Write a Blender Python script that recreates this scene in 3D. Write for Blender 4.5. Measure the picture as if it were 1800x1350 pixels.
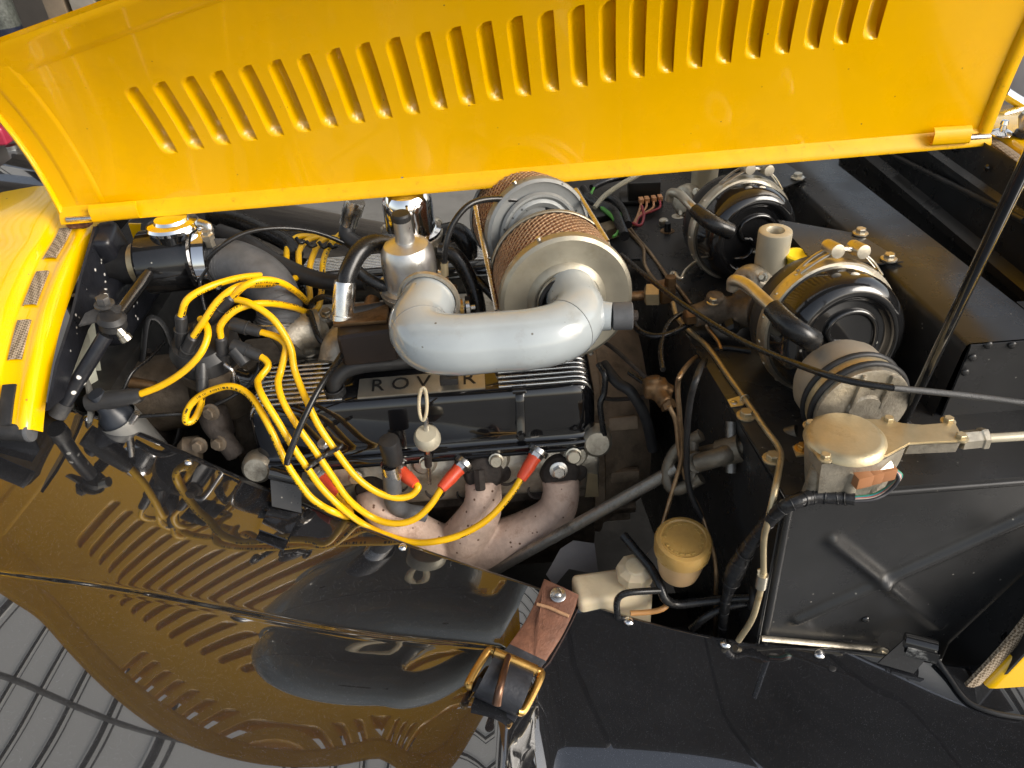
import bpy, bmesh, math, random
from mathutils import Vector, Matrix
random.seed(7)
for o in list(bpy.data.objects): bpy.data.objects.remove(o)
S = bpy.context.scene
COL = S.collection
R_ = math.radians

# ------------------------------------------------------------------ camera
CAM = Vector((0, -1.03, 1.37)); PITCH, ROLL, HFOV = R_(36), R_(4.5), R_(67)
FW = Vector((0, math.cos(PITCH), -math.sin(PITCH)))
_r = Vector((1, 0, 0)); _u = _r.cross(FW)
RT = _r*math.cos(ROLL) - _u*math.sin(ROLL)
UP = _r*math.sin(ROLL) + _u*math.cos(ROLL)
cd = bpy.data.cameras.new('camera'); cam = bpy.data.objects.new('camera', cd); COL.objects.link(cam)
cd.angle = HFOV; cd.clip_end = 500; cd.clip_start = .01
m = Matrix((RT, UP, -FW)).transposed().to_4x4(); m.translation = CAM
cam.matrix_world = m
S.camera = cam

# ------------------------------------------------------------------ world, light, exposure
W = bpy.data.worlds.new('World'); S.world = W; W.use_nodes = True
nt = W.node_tree; bg = nt.nodes['Background']
sky = nt.nodes.new('ShaderNodeTexSky'); sky.sky_type = 'NISHITA'; sky.sun_disc = False
sky.sun_elevation = R_(28); sky.sun_rotation = R_(119); sky.air_density = 1.2; sky.dust_density = 2.5
bw = nt.nodes.new('ShaderNodeRGBToBW'); hz = nt.nodes.new('ShaderNodeMix'); hz.data_type = 'RGBA'; hz.inputs[0].default_value = .55   # hazy, whitish sky
nt.links.new(sky.outputs[0], bw.inputs[0]); nt.links.new(sky.outputs[0], hz.inputs[6]); nt.links.new(bw.outputs[0], hz.inputs[7])
nt.links.new(hz.outputs[2], bg.inputs[0]); bg.inputs[1].default_value = .15
sl = bpy.data.lights.new('sun', 'SUN'); sl.energy = 1.6; sl.angle = R_(32); sl.color = (1, .96, .9)
sun = bpy.data.objects.new('sun', sl); COL.objects.link(sun)
sd = Vector((.80, -.50, .48)).normalized()
sun.rotation_euler = sd.to_track_quat('Z', 'Y').to_euler()
S.view_settings.view_transform = 'Standard'; S.view_settings.look = 'None'
S.view_settings.exposure = .8; S.view_settings.use_white_balance = True; S.view_settings.white_balance_temperature = 6700; S.view_settings.gamma = 1; S.view_settings.use_curve_mapping = False

# ------------------------------------------------------------------ helpers
FPX = 900/math.tan(HFOV/2)
def ray(px, py): return FW + RT*((px-900)/FPX) + UP*((675-py)/FPX)
def at(px, py, y=None, z=None, x=None, d=None):
    """a point seen at a pixel of the 1800x1350 photo, at a known side distance y, height z or station x"""
    r = ray(px, py)
    if y is not None: t = (y-CAM.y)/r.y
    elif z is not None: t = (z-CAM.z)/r.z
    elif x is not None: t = (x-CAM.x)/r.x
    else: t = d
    return CAM + r*t
def V(*a): return Vector(a)
def lerp(a, b, t): return a+(b-a)*t
def interp(pts, x):
    """smooth monotone-ish interpolation through (x, value) pairs"""
    n = len(pts)
    if x <= pts[0][0]:
        s = (pts[1][1]-pts[0][1])/(pts[1][0]-pts[0][0]); return pts[0][1]+s*(x-pts[0][0])
    if x >= pts[-1][0]:
        s = (pts[-1][1]-pts[-2][1])/(pts[-1][0]-pts[-2][0]); return pts[-1][1]+s*(x-pts[-1][0])
    def sl_(i):
        if i == 0: return (pts[1][1]-pts[0][1])/(pts[1][0]-pts[0][0])
        if i == n-1: return (pts[-1][1]-pts[-2][1])/(pts[-1][0]-pts[-2][0])
        return (pts[i+1][1]-pts[i-1][1])/(pts[i+1][0]-pts[i-1][0])
    for i in range(n-1):
        if x <= pts[i+1][0]:
            h = pts[i+1][0]-pts[i][0]; t = (x-pts[i][0])/h
            m0, m1 = sl_(i)*h, sl_(i+1)*h
            return (2*t**3-3*t*t+1)*pts[i][1]+(t**3-2*t*t+t)*m0+(-2*t**3+3*t*t)*pts[i+1][1]+(t**3-t*t)*m1
def catmull(P, n=6, closed=False):
    out = []; N = len(P)
    if N < 3 and not closed:
        return [P[0].lerp(P[-1], i/n) for i in range(n+1)]
    rng = range(N) if closed else range(N-1)
    for i in rng:
        if closed: a, b, c, d = P[(i-1) % N], P[i], P[(i+1) % N], P[(i+2) % N]
        else:
            b, c = P[i], P[i+1]
            a = P[i-1] if i else b+(b-c); d = P[i+2] if i+2 < N else c+(c-b)
        for k in range(n):
            t = k/n
            out.append(.5*((2*b)+(c-a)*t+(2*a-5*b+4*c-d)*t*t+(3*b-a-3*c+d)*t**3))
    if not closed: out.append(P[-1].copy())
    return out
def mesh(verts, faces, angle=38, uvs=None, name='m'):
    me = bpy.data.meshes.new(name); me.from_pydata([tuple(v) for v in verts], [], faces)
    if uvs:
        l = me.uv_layers.new(name='UV')
        for p in me.polygons:
            for k, li in enumerate(p.loop_indices): l.data[li].uv = uvs[p.index][k]
    me.validate()
    bm = bmesh.new(); bm.from_mesh(me); bmesh.ops.recalc_face_normals(bm, faces=bm.faces); bm.to_mesh(me); bm.free()
    me.shade_smooth()
    if angle < 180: me.set_sharp_from_angle(angle=R_(angle))
    return me
def frames(P, closed=False):
    N = len(P); T = []
    for i in range(N):
        a = P[i-1] if (i or closed) else P[i]; b = P[(i+1) % N] if (i < N-1 or closed) else P[i]
        t = (b-a); T.append(t.normalized() if t.length > 1e-9 else (T[-1] if T else V(0, 0, 1)))
    up = V(0, 0, 1) if abs(T[0].z) < .9 else V(0, 1, 0)
    n = (up-T[0]*up.dot(T[0])).normalized(); F = []
    for t in T:
        n = (n-t*n.dot(t)); n = n.normalized() if n.length > 1e-6 else t.orthogonal().normalized()
        F.append((t, n, t.cross(n)))
    return F
def tube(P, r, n=10, sub=6, closed=False, rough=0, flat=1.0, angle=60):
    """round tube through points; r is a number or a list with one radius for each point"""
    P = [Vector(p) for p in P]
    if isinstance(r, (int, float)): rl = [r]*len(P)
    else: rl = list(r)
    if sub > 1:
        Q = catmull([Vector((p.x, p.y, p.z, q)) for p, q in zip(P, rl)], sub, closed)
        P = [Vector(q[:3]) for q in Q]; rl = [max(q[3], 1e-4) for q in Q]
    F = frames(P, closed); vs = []; L = [0]
    for i, (p, (t, a, b)) in enumerate(zip(P, F)):
        if i: L.append(L[-1]+(P[i]-P[i-1]).length)
        for k in range(n):
            an = 2*math.pi*k/n; rr = rl[i]*(1+rough*random.uniform(-1, 1))
            vs.append(p+a*(math.cos(an)*rr*flat)+b*(math.sin(an)*rr))
    fs = []; uv = []; N = len(P)
    for i in range(N if closed else N-1):
        j = (i+1) % N
        for k in range(n):
            l = (k+1) % n
            fs.append((i*n+k, i*n+l, j*n+l, j*n+k))
            uv.append([(L[i], k/n), (L[i], (k+1)/n), (L[j], (k+1)/n), (L[j], k/n)])
    if not closed:
        fs.append(tuple(range(n-1, -1, -1))); uv.append([(0, 0)]*n)
        fs.append(tuple((N-1)*n+k for k in range(n))); uv.append([(0, 0)]*n)
    return mesh(vs, fs, angle, uv)
def frame_mat(o, axis, hint=None):
    z = Vector(axis).normalized()
    h = Vector(hint) if hint is not None else (V(0, 0, 1) if abs(z.z) < .95 else V(1, 0, 0))
    x = (h-z*h.dot(z)).normalized(); y = z.cross(x)
    M_ = Matrix((x, y, z)).transposed().to_4x4(); M_.translation = Vector(o); return M_
def lathe(prof, o=(0, 0, 0), axis=(0, 0, 1), n=32, angle=35, hint=None):
    """turn (radius, height) pairs about an axis through o"""
    vs = []; fs = []; idx = []
    for r, h in prof:
        if r < 1e-6: idx.append([len(vs)]); vs.append(V(0, 0, h))
        else:
            idx.append(list(range(len(vs), len(vs)+n)))
            vs += [V(r*math.cos(2*math.pi*k/n), r*math.sin(2*math.pi*k/n), h) for k in range(n)]
    for a, b in zip(idx, idx[1:]):
        for k in range(n):
            l = (k+1) % n
            if len(a) == 1 and len(b) == 1: continue
            if len(a) == 1: fs.append((a[0], b[k], b[l]))
            elif len(b) == 1: fs.append((a[k], a[l], b[0]))
            else: fs.append((a[k], a[l], b[l], b[k]))
    M_ = frame_mat(o, axis, hint)
    return mesh([M_ @ v for v in vs], fs, angle)
def bmesh_out(bm, angle=35):
    me = bpy.data.meshes.new('m'); bmesh.ops.recalc_face_normals(bm, faces=bm.faces)
    bm.to_mesh(me); bm.free(); me.shade_smooth(); me.set_sharp_from_angle(angle=R_(angle)); return me
def box(sx, sy, sz, M_=None, bev=.003, seg=2, angle=35):
    """bevelled box centred on the matrix"""
    bm = bmesh.new(); bmesh.ops.create_cube(bm, size=1, matrix=Matrix.Diagonal((sx, sy, sz, 1)))
    if bev > 0: bmesh.ops.bevel(bm, geom=bm.edges[:], offset=bev, segments=seg, affect='EDGES', profile=.6)
    if M_ is not None: bmesh.ops.transform(bm, matrix=M_, verts=bm.verts)
    return bmesh_out(bm, angle)
def prism(poly, depth, M_=None, bev=.002, seg=2, angle=35):
    """polygon (x,y) pushed from z=0 to z=depth, edges bevelled"""
    bm = bmesh.new(); vs = [bm.verts.new((p[0], p[1], 0)) for p in poly]; f = bm.faces.new(vs)
    r = bmesh.ops.extrude_face_region(bm, geom=[f])
    bmesh.ops.translate(bm, vec=(0, 0, depth), verts=[v for v in r['geom'] if isinstance(v, bmesh.types.BMVert)])
    bmesh.ops.recalc_face_normals(bm, faces=bm.faces)
    if bev > 0: bmesh.ops.bevel(bm, geom=bm.edges[:], offset=bev, segments=seg, affect='EDGES', profile=.6)
    if M_ is not None: bmesh.ops.transform(bm, matrix=M_, verts=bm.verts)
    return bmesh_out(bm, angle)
def sheet(P, thick, bev=0, angle=35):
    """flat plate with corners P (any plane) and a thickness along its normal (away from the first side)"""
    P = [Vector(p) for p in P]; n = V(0, 0, 0)
    for i in range(len(P)): n += P[i].cross(P[(i+1) % len(P)])
    n.normalize(); bm = bmesh.new()
    a = [bm.verts.new(p) for p in P]; f = bm.faces.new(a)
    r = bmesh.ops.extrude_face_region(bm, geom=[f])
    bmesh.ops.translate(bm, vec=-n*thick, verts=[v for v in r['geom'] if isinstance(v, bmesh.types.BMVert)])
    bmesh.ops.recalc_face_normals(bm, faces=bm.faces)
    if bev > 0: bmesh.ops.bevel(bm, geom=bm.edges[:], offset=bev, segments=2, affect='EDGES')
    return bmesh_out(bm, angle)
def grid(fn, us, vs, thick=0, angle=45, skip=None):
    """surface fn(u,v)->point over two lists of values; optional thickness"""
    nu, nv = len(us), len(vs); pts = [Vector(fn(u, v)) for u in us for v in vs]; fs = []
    for i in range(nu-1):
        for j in range(nv-1):
            if skip and skip(i, j): continue
            fs.append((i*nv+j, (i+1)*nv+j, (i+1)*nv+j+1, i*nv+j+1))
    me = mesh(pts, fs, angle)
    if thick:
        bm = bmesh.new(); bm.from_mesh(me); bmesh.ops.solidify(bm, geom=bm.faces[:], thickness=thick); bm.to_mesh(me); bm.free()
        me.shade_smooth(); me.set_sharp_from_angle(angle=R_(angle))
    return me
def join(*ms):
    bm = bmesh.new()
    for q in ms: bm.from_mesh(q)
    me = bpy.data.meshes.new('m'); bm.to_mesh(me); bm.free(); me.shade_smooth(); me.set_sharp_from_angle(angle=R_(38)); return me
def bolt(p, axis, r=.006, h=.005, washer=True, n=6):
    """hexagon head on a washer"""
    pr = []
    if washer: pr += [(0, 0), (r*1.45, 0), (r*1.45, r*.25), (r*1.02, r*.25)]
    else: pr += [(0, 0), (r, 0)]
    hx = lathe([(0, 0), (r, 0), (r, h*.85), (r*.85, h), (0, h)], p, axis, n=6, angle=20)
    if not washer: return hx
    w = lathe([(0, 0), (r*1.45, 0), (r*1.45, r*.28), (r*1.3, r*.35), (0, r*.35)], p, axis, n=16)
    a = Vector(axis).normalized(); hx.transform(Matrix.Translation(a*r*.3))
    return join(w, hx)
def dome(p, axis, r, h=None, n=14):
    h = h or r*.7
    return lathe([(r, 0)]+[(r*math.cos(t), h*math.sin(t)) for t in [i*math.pi/2/5 for i in range(1, 5)]]+[(0, h)], p, axis, n=n)
def ring(p, axis, R, r, n=32, k=10, a0=0, a1=2*math.pi, hint=None):
    M_ = frame_mat(p, axis, hint); full = abs(a1-a0-2*math.pi) < 1e-6
    N = n if full else n+1
    P = [M_ @ V(R*math.cos(a0+(a1-a0)*i/n), R*math.sin(a0+(a1-a0)*i/n), 0) for i in range(N)]
    return tube(P, r, n=k, sub=1, closed=full)
def remesh(me, voxel, smooth=2):
    o = bpy.data.objects.new('tmp', me); COL.objects.link(o)
    md = o.modifiers.new('r', 'REMESH'); md.mode = 'VOXEL'; md.voxel_size = voxel
    if smooth: s = o.modifiers.new('s', 'SMOOTH'); s.iterations = smooth; s.factor = .5
    dg = bpy.context.evaluated_depsgraph_get(); r = bpy.data.meshes.new_from_object(o.evaluated_get(dg))
    bpy.data.objects.remove(o); r.shade_smooth(); return r
def text_mesh(s, size, depth, M_):
    c = bpy.data.curves.new('t', 'FONT'); c.body = s; c.size = size; c.extrude = depth; c.align_x = 'CENTER'; c.align_y = 'CENTER'; c.resolution_u = 3
    o = bpy.data.objects.new('tmp', c); COL.objects.link(o)
    dg = bpy.context.evaluated_depsgraph_get(); r = bpy.data.meshes.new_from_object(o.evaluated_get(dg))
    bpy.data.objects.remove(o); r.transform(M_); return r

# things, parts, setting
def _link(name, me, mat):
    o = bpy.data.objects.new(name, me); COL.objects.link(o)
    if me is not None and mat is not None:
        me.materials.clear(); me.materials.append(mat)
    return o
def tag(o, label, cat, group=None):
    o['label'] = label; o['category'] = cat
    if group: o['group'] = group
    return o
def thing(name, label, cat, loc, group=None):
    o = _link(name, None, None); o.location = loc; o.empty_display_size = .02
    return tag(o, label, cat, group)
def single(name, me, mat, label, cat, group=None):
    """a thing that is one mesh, its origin set at its base"""
    xs = [v.co for v in me.vertices]
    b = V((min(v.x for v in xs)+max(v.x for v in xs))/2, (min(v.y for v in xs)+max(v.y for v in xs))/2, min(v.z for v in xs))
    me.transform(Matrix.Translation(-b)); o = _link(name, me, mat); o.location = b
    return tag(o, label, cat, group)
def part(name, me, mat, parent, label=None):
    o = _link(name, me, mat); o.parent = parent
    if parent.parent is None: o.matrix_parent_inverse = Matrix.Translation(-parent.location)
    if label: o['label'] = label
    return o
def structure(name, me, mat):
    o = _link(name, me, mat); o['kind'] = 'structure'; return o

# ------------------------------------------------------------------ materials
def mat(name, col, rough=.5, metal=0., coat=0., var=.12, vs=18, bump=0., bs=300, dirt=None, rv=.15, spec=.5, coat_r=.04, coat_ior=1.5, spots=None, trans=0, ior=1.45, sss=0):
    """col: base colour; var/vs: soft colour drift; dirt: (colour, amount, scale); spots: (colour, density, scale)"""
    mt = bpy.data.materials.new(name); mt.use_nodes = True; t = mt.node_tree; N = t.nodes; L = t.links
    b = N['Principled BSDF']; tc = N.new('ShaderNodeTexCoord'); co = tc.outputs['Object']
    def noise(s, d=4, r=.6):
        q = N.new('ShaderNodeTexNoise'); q.inputs['Scale'].default_value = s; q.inputs['Detail'].default_value = d; q.inputs['Roughness'].default_value = r
        L.new(co, q.inputs['Vector']); return q.outputs['Fac']
    def ramp(src, a, c, lo=0., hi=1.):
        q = N.new('ShaderNodeMapRange'); q.inputs['From Min'].default_value = a; q.inputs['From Max'].default_value = c
        q.inputs['To Min'].default_value = lo; q.inputs['To Max'].default_value = hi; L.new(src, q.inputs['Value']); return q.outputs[0]
    def mix(fac, a, c):
        q = N.new('ShaderNodeMix'); q.data_type = 'RGBA'; L.new(fac, q.inputs['Factor'])
        for s, v in ((6, a), (7, c)):
            if isinstance(v, tuple): q.inputs[s].default_value = v if len(v) == 4 else (*v, 1)
            else: L.new(v, q.inputs[s])
        return q.outputs[2]
    lo = tuple(max(0, c*(1-var)) for c in col); hi = tuple(min(1, c*(1+var)) for c in col)
    c = mix(ramp(noise(vs), .3, .7), lo, hi)
    rf = ramp(noise(vs*2.3, 5), .3, .7, max(0, rough*(1-rv)), min(1, rough*(1+rv)))
    if dirt:
        f = ramp(noise(dirt[2], 6, .7), .62-.3*dirt[1], .78-.25*dirt[1], 0, min(1, .35+dirt[1]))
        c = mix(f, c, dirt[0])
        q = N.new('ShaderNodeMath'); q.operation = 'MULTIPLY_ADD'; L.new(f, q.inputs[0]); q.inputs[1].default_value = .3; L.new(rf, q.inputs[2]); q.use_clamp = True; rf = q.outputs[0]
    if spots:
        v = N.new('ShaderNodeTexVoronoi'); v.inputs['Scale'].default_value = spots[2]; L.new(co, v.inputs['Vector'])
        w = N.new('ShaderNodeSeparateColor'); L.new(v.outputs['Color'], w.inputs[0])
        f1 = ramp(w.outputs[0], 1-spots[1]-.002, 1-spots[1])
        f2 = ramp(v.outputs['Distance'], .32, .22)
        q = N.new('ShaderNodeMath'); q.operation = 'MULTIPLY'; L.new(f1, q.inputs[0]); L.new(f2, q.inputs[1])
        c = mix(q.outputs[0], c, spots[0])
    L.new(c, b.inputs['Base Color']); L.new(rf, b.inputs['Roughness'])
    b.inputs['Metallic'].default_value = metal; b.inputs['Coat Weight'].default_value = coat; b.inputs['Coat Roughness'].default_value = coat_r
    b.inputs['Coat IOR'].default_value = coat_ior; b.inputs['Specular IOR Level'].default_value = spec; b.inputs['IOR'].default_value = ior
    if trans: b.inputs['Transmission Weight'].default_value = trans
    if sss: b.inputs['Subsurface Weight'].default_value = sss; b.inputs['Subsurface Radius'].default_value = (.02, .012, .006); b.inputs['Subsurface Scale'].default_value = .5
    if bump:
        bp = N.new('ShaderNodeBump'); bp.inputs['Strength'].default_value = min(1, bump); bp.inputs['Distance'].default_value = .002
        L.new(noise(bs, 3), bp.inputs['Height']); L.new(bp.outputs[0], b.inputs['Normal'])
    return mt
YEL = (.78, .425, .0004)
yellow = mat('yellow paint inside', YEL, .3, var=.06, vs=5, rv=.3, spots=((.3, .16, .02), 0.0015, 260), coat=.45, coat_r=.05, spec=.35, dirt=((.55, .27, .003), .04, 3.5))
yellow_gloss = mat('yellow gloss paint', (.82, .47, .002), .2, coat=.8, var=.04, vs=5, spots=((.3, .16, .03), .006, 170))
yellow_worn = mat('yellow paint with grimy seam', YEL, .4, var=.08, vs=30, dirt=((.12, .06, .01), .12, 90))
rust = mat('rusty bracket', (.12, .05, .03), .8, var=.5, vs=120, bump=.6, bs=500, dirt=((.3, .2, .14), .3, 200))
black_gloss = mat('black gloss flake paint', (.011, .0113, .0128), .06, var=.35, vs=5, coat=1, coat_r=.012, coat_ior=2.1, spec=.6, rv=.1, bump=.012, bs=28, spots=((.13, .135, .155), .10, 1250))
black_satin = mat('black satin paint', (.024, .024, .0245), .3, var=.3, vs=9, rv=.25, spots=((.2, .19, .17), .006, 260), dirt=((.04, .034, .027), .1, 14))
black_rocker = mat('black rocker enamel', (.006, .006, .007), .09, coat=1, coat_r=.03, var=.3, bump=.04, bs=40)
black_enamel = mat('black enamel', (.009, .009, .0095), .13, coat=.7, coat_r=.06, var=.3, bump=.05, bs=60, spots=((.35, .34, .3), .01, 160))
black_chipped = mat('chipped black paint', (.012, .013, .017), .32, var=.4, vs=30, spots=((.75, .74, .7), .12, 95), bump=.2, bs=120)
rubber = mat('black rubber', (.017, .017, .018), .5, var=.3, vs=40, bump=.1, bs=400, dirt=((.06, .055, .05), .12, 40))
rubber_gloss = mat('black vinyl hose', (.012, .012, .0125), .27, var=.3, vs=40, bump=.06, bs=200)
rubber_grey = mat('dusty grey rubber', (.085, .088, .094), .55, var=.2, vs=60, bump=.1, bs=400)
boot_black = mat('plug cap plastic', (.028, .028, .029), .36, var=.25, vs=40, dirt=((.08, .075, .07), .1, 60))
alu = mat('polished aluminium', (.78, .77, .74), .24, 1, var=.1, vs=30, bump=.05, bs=250, dirt=((.4, .35, .28), .14, 40), rv=.4)
alu_cast = mat('cast aluminium', (.42, .38, .31), .48, .85, var=.25, vs=50, bump=.3, bs=350, dirt=((.09, .07, .05), .3, 30))
alu_dirty = mat('oily cast aluminium', (.14, .11, .08), .6, .45, var=.4, vs=30, bump=.35, bs=200, dirt=((.035, .026, .018), .4, 20))
zinc = mat('zinc plate', (.62, .57, .47), .35, .95, var=.15, vs=40, bump=.1, bs=250, dirt=((.2, .15, .09), .18, 50))
alu_satin = mat('satin aluminium', (.62, .615, .60), .36, .92, var=.1, vs=30, bump=.08, bs=250, dirt=((.35, .32, .27), .12, 40), rv=.3)
gold_zinc = mat('yellow passivated zinc', (.52, .43, .27), .42, .75, var=.16, vs=30, bump=.12, bs=300, dirt=((.26, .15, .04), .22, 40))
steel = mat('bright steel', (.62, .60, .57), .28, 1, var=.15, vs=60, dirt=((.12, .09, .07), .15, 80))
chrome = mat('chrome', (.85, .85, .86), .08, 1, var=.04, vs=20)
copper_pipe = mat('brake pipe', (.36, .25, .15), .38, .85, var=.25, vs=70, dirt=((.08, .06, .045), .25, 60))
brass_old = mat('old brass', (.2, .12, .06), .5, .8, var=.3, vs=60, bump=.2, bs=300, dirt=((.04, .03, .02), .4, 50))
brass = mat('buckle brass', (.55, .33, .1), .3, .95, var=.2, vs=50, dirt=((.14, .08, .03), .25, 60), bump=.08, bs=200)
pipe_grey = mat('grey painted pipe', (.35, .385, .40), .2, coat=.8, coat_r=.04, var=.08, vs=10, bump=.12, bs=38, dirt=((.24, .23, .19), .12, 22), spots=((.13, .12, .10), .02, 190))
filter_plate = mat('dull filter plate', (.36, .33, .26), .42, .7, var=.15, vs=14, bump=.08, bs=120, dirt=((.2, .17, .11), .2, 12))
filter_grey = mat('grey filter plate', (.24, .25, .25), .5, .4, var=.12, vs=20, bump=.1, bs=200, spots=((.06, .06, .06), .08, 160))
foam = mat('orange filter foam', (.17, .05, .02), .9, var=.4, vs=60, bump=.5, bs=400)
wire = mat('filter wire', (.62, .44, .28), .4, .5, var=.2, vs=50)
manifold_m = mat('heat stained manifold', (.52, .385, .31), .66, .12, var=.28, vs=26, bump=.6, bs=130, dirt=((.17, .085, .045), .3, 26), spots=((.12, .06, .035), .10, 160))
burnt = mat('burnt iron', (.035, .028, .024), .75, .3, var=.4, vs=60, bump=.5, bs=240)
red_boot = mat('red silicone boot', (.62, .07, .028), .36, var=.12, vs=60)
white_plast = mat('aged white plastic', (.62, .52, .36), .4, var=.1, vs=20, sss=.25, dirt=((.4, .28, .14), .15, 14))
amber_plast = mat('amber reservoir plastic', (.42, .26, .08), .28, var=.15, vs=20, sss=.3, dirt=((.2, .1, .03), .2, 14))
cream_metal = mat('cream pot metal', (.47, .43, .33), .4, .3, var=.1, vs=24, dirt=((.25, .2, .1), .12, 30))
motor_grey = mat('motor case grey', (.40, .35, .28), .45, .35, var=.1, vs=20, dirt=((.2, .14, .08), .15, 25))
yellow_cap = mat('yellow plastic', (.85, .6, .02), .4)
tape_mesh = mat('woven bonnet tape', (.36, .29, .21), .8, var=.15, vs=80)
def weave(mt, sc, dark):
    t = mt.node_tree; N = t.nodes; b = N['Principled BSDF']; src = b.inputs['Base Color'].links[0].from_socket
    tc = N.new('ShaderNodeTexCoord'); mp = N.new('ShaderNodeMapping'); mp.inputs['Rotation'].default_value = (.6, .5, .78); t.links.new(tc.outputs['Object'], mp.inputs[0])
    ck = N.new('ShaderNodeTexChecker'); ck.inputs['Scale'].default_value = sc; t.links.new(mp.outputs[0], ck.inputs[0])
    q = N.new('ShaderNodeMix'); q.data_type = 'RGBA'; t.links.new(ck.outputs['Fac'], q.inputs['Factor']); t.links.new(src, q.inputs[6]); q.inputs[7].default_value = (*dark, 1)
    t.links.new(q.outputs[2], b.inputs['Base Color'])
weave(tape_mesh, 380, (.12, .085, .05))
leather = mat('tan leather', (.17, .075, .045), .6, var=.25, vs=60, bump=.5, bs=350, dirt=((.1, .04, .025), .25, 70))
leather_black = mat('black leather', (.022, .024, .03), .42, var=.25, vs=60, bump=.25, bs=220, dirt=((.09, .09, .1), .12, 60))
tape_black = mat('loom tape', (.014, .014, .015), .3, var=.4, vs=120, bump=.5, bs=120)
def cable_mat():
    mt = mat('yellow lead jacket', (.84, .47, .004), .36, var=.09, vs=30, coat=.15, dirt=((.45, .25, .02), .06, 40))
    t = mt.node_tree; N = t.nodes; L = t.links; b = N['Principled BSDF']
    src = b.inputs['Base Color'].links[0].from_socket
    uv = N.new('ShaderNodeUVMap'); sp = N.new('ShaderNodeSeparateXYZ'); L.new(uv.outputs[0], sp.inputs[0])
    def m_(op, a, c):
        q = N.new('ShaderNodeMath'); q.operation = op
        for i, v in enumerate((a, c)):
            if isinstance(v, (int, float)): q.inputs[i].default_value = v
            else: L.new(v, q.inputs[i])
        return q.outputs[0]
    # printed lettering: fine dark strokes in a narrow strip, in words with gaps
    strip = m_('MULTIPLY', m_('GREATER_THAN', sp.outputs[1], .30), m_('LESS_THAN', sp.outputs[1], .40))
    w = N.new('ShaderNodeTexWhiteNoise'); w.noise_dimensions = '1D'; L.new(m_('FLOOR', m_('MULTIPLY', sp.outputs[0], 1100), 0), w.inputs['W'])
    w2 = N.new('ShaderNodeTexWhiteNoise'); w2.noise_dimensions = '1D'; L.new(m_('FLOOR', m_('MULTIPLY', sp.outputs[0], 55), 0), w2.inputs['W'])
    f = m_('MULTIPLY', strip, m_('MULTIPLY', m_('GREATER_THAN', w.outputs[0], .5), m_('GREATER_THAN', w2.outputs[0], .42)))
    q = N.new('ShaderNodeMix'); q.data_type = 'RGBA'; L.new(f, q.inputs['Factor']); L.new(src, q.inputs[6]); q.inputs[7].default_value = (.05, .035, .01, 1)
    L.new(q.outputs[2], b.inputs['Base Color']); return mt
lead_yellow = cable_mat()
def plain(name, col, rough=.5, **k): return mat(name, col, rough, **k)
# ================================================================== setting
def ground():
    m_ = mat('garage concrete', (.17, .165, .155), .75, var=.15, vs=3, bump=.2, bs=60, dirt=((.12, .11, .1), .25, 4))
    structure('ground', grid(lambda u, v: V(u, v, 0), [-30, -6, -2, 0, 2, 6, 30], [-30, -6, -2, 0, 2, 6, 30]), m_)
ground()
# the pale translucent canopy that the glossy wing mirrors; it softens the sun, its sides stay open
def canopy():
    pale = mat('translucent roof sheet', (.80, .79, .76), .5, var=.05, vs=2)
    t = pale.node_tree; b = t.nodes['Principled BSDF']; tr = t.nodes.new('ShaderNodeBsdfTranslucent'); tr.inputs[0].default_value = (.92, .90, .85, 1)
    mx = t.nodes.new('ShaderNodeMixShader'); mx.inputs[0].default_value = .75
    t.links.new(b.outputs[0], mx.inputs[1]); t.links.new(tr.outputs[0], mx.inputs[2]); t.links.new(mx.outputs[0], t.nodes['Material Output'].inputs[0])
    dk = mat('roof beam grey', (.10, .10, .105), .5); mid = mat('galvanised purlin', (.38, .38, .37), .5)
    e = thing('canopy_roof', 'pale ribbed canopy roof mirrored in the glossy black wing', 'roof', (-1.5, -2.5, 3.4))
    y0, y1 = -.25, 3.7
    sh = grid(lambda u, v: V(u, v, .012 if abs(u) > .13 else 0), [-.15, -.135, -.125, .125, .135, .15], [y0, y1])
    for i in range(22):
        o = part('roof_sheet', sh, pale, e); o.location.x = -4.2+i*.30; o.location.z = 3.45
    bt_ = join(*[box(w, y1-y0, .016, Matrix.Translation((o, (y0+y1)/2, 0)), .002) for o, w in ((0, .03), (.05, .007))])
    for i in range(21):
        o = part('batten', bt_, dk, e); o.location.x = -4.05+i*.30; o.location.z = 3.44
    for i in (1, 3):
        part('purlin', box(6.6, .03, .05, Matrix.Translation((-1.05, y0+.35+i*.85, 3.40)), .01), mid, e)
    for x in (-1.6, 1.7): part('beam', box(.16, y1-y0, .22, Matrix.Translation((x, (y0+y1)/2, 3.28)), .01), dk, e)
    fm = mat('dark board for wing reflection', (.11, .115, .125), .7, var=.45, vs=1.1)
    for i in range(10): part('dark_reflection_board', box(.78, .82, .35, Matrix.Translation((-4.0+.8*i, -.69, 3.4)), .01), fm, e)  # unseen dark boards added overhead so the wing's rear half mirrors black
canopy()

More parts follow.
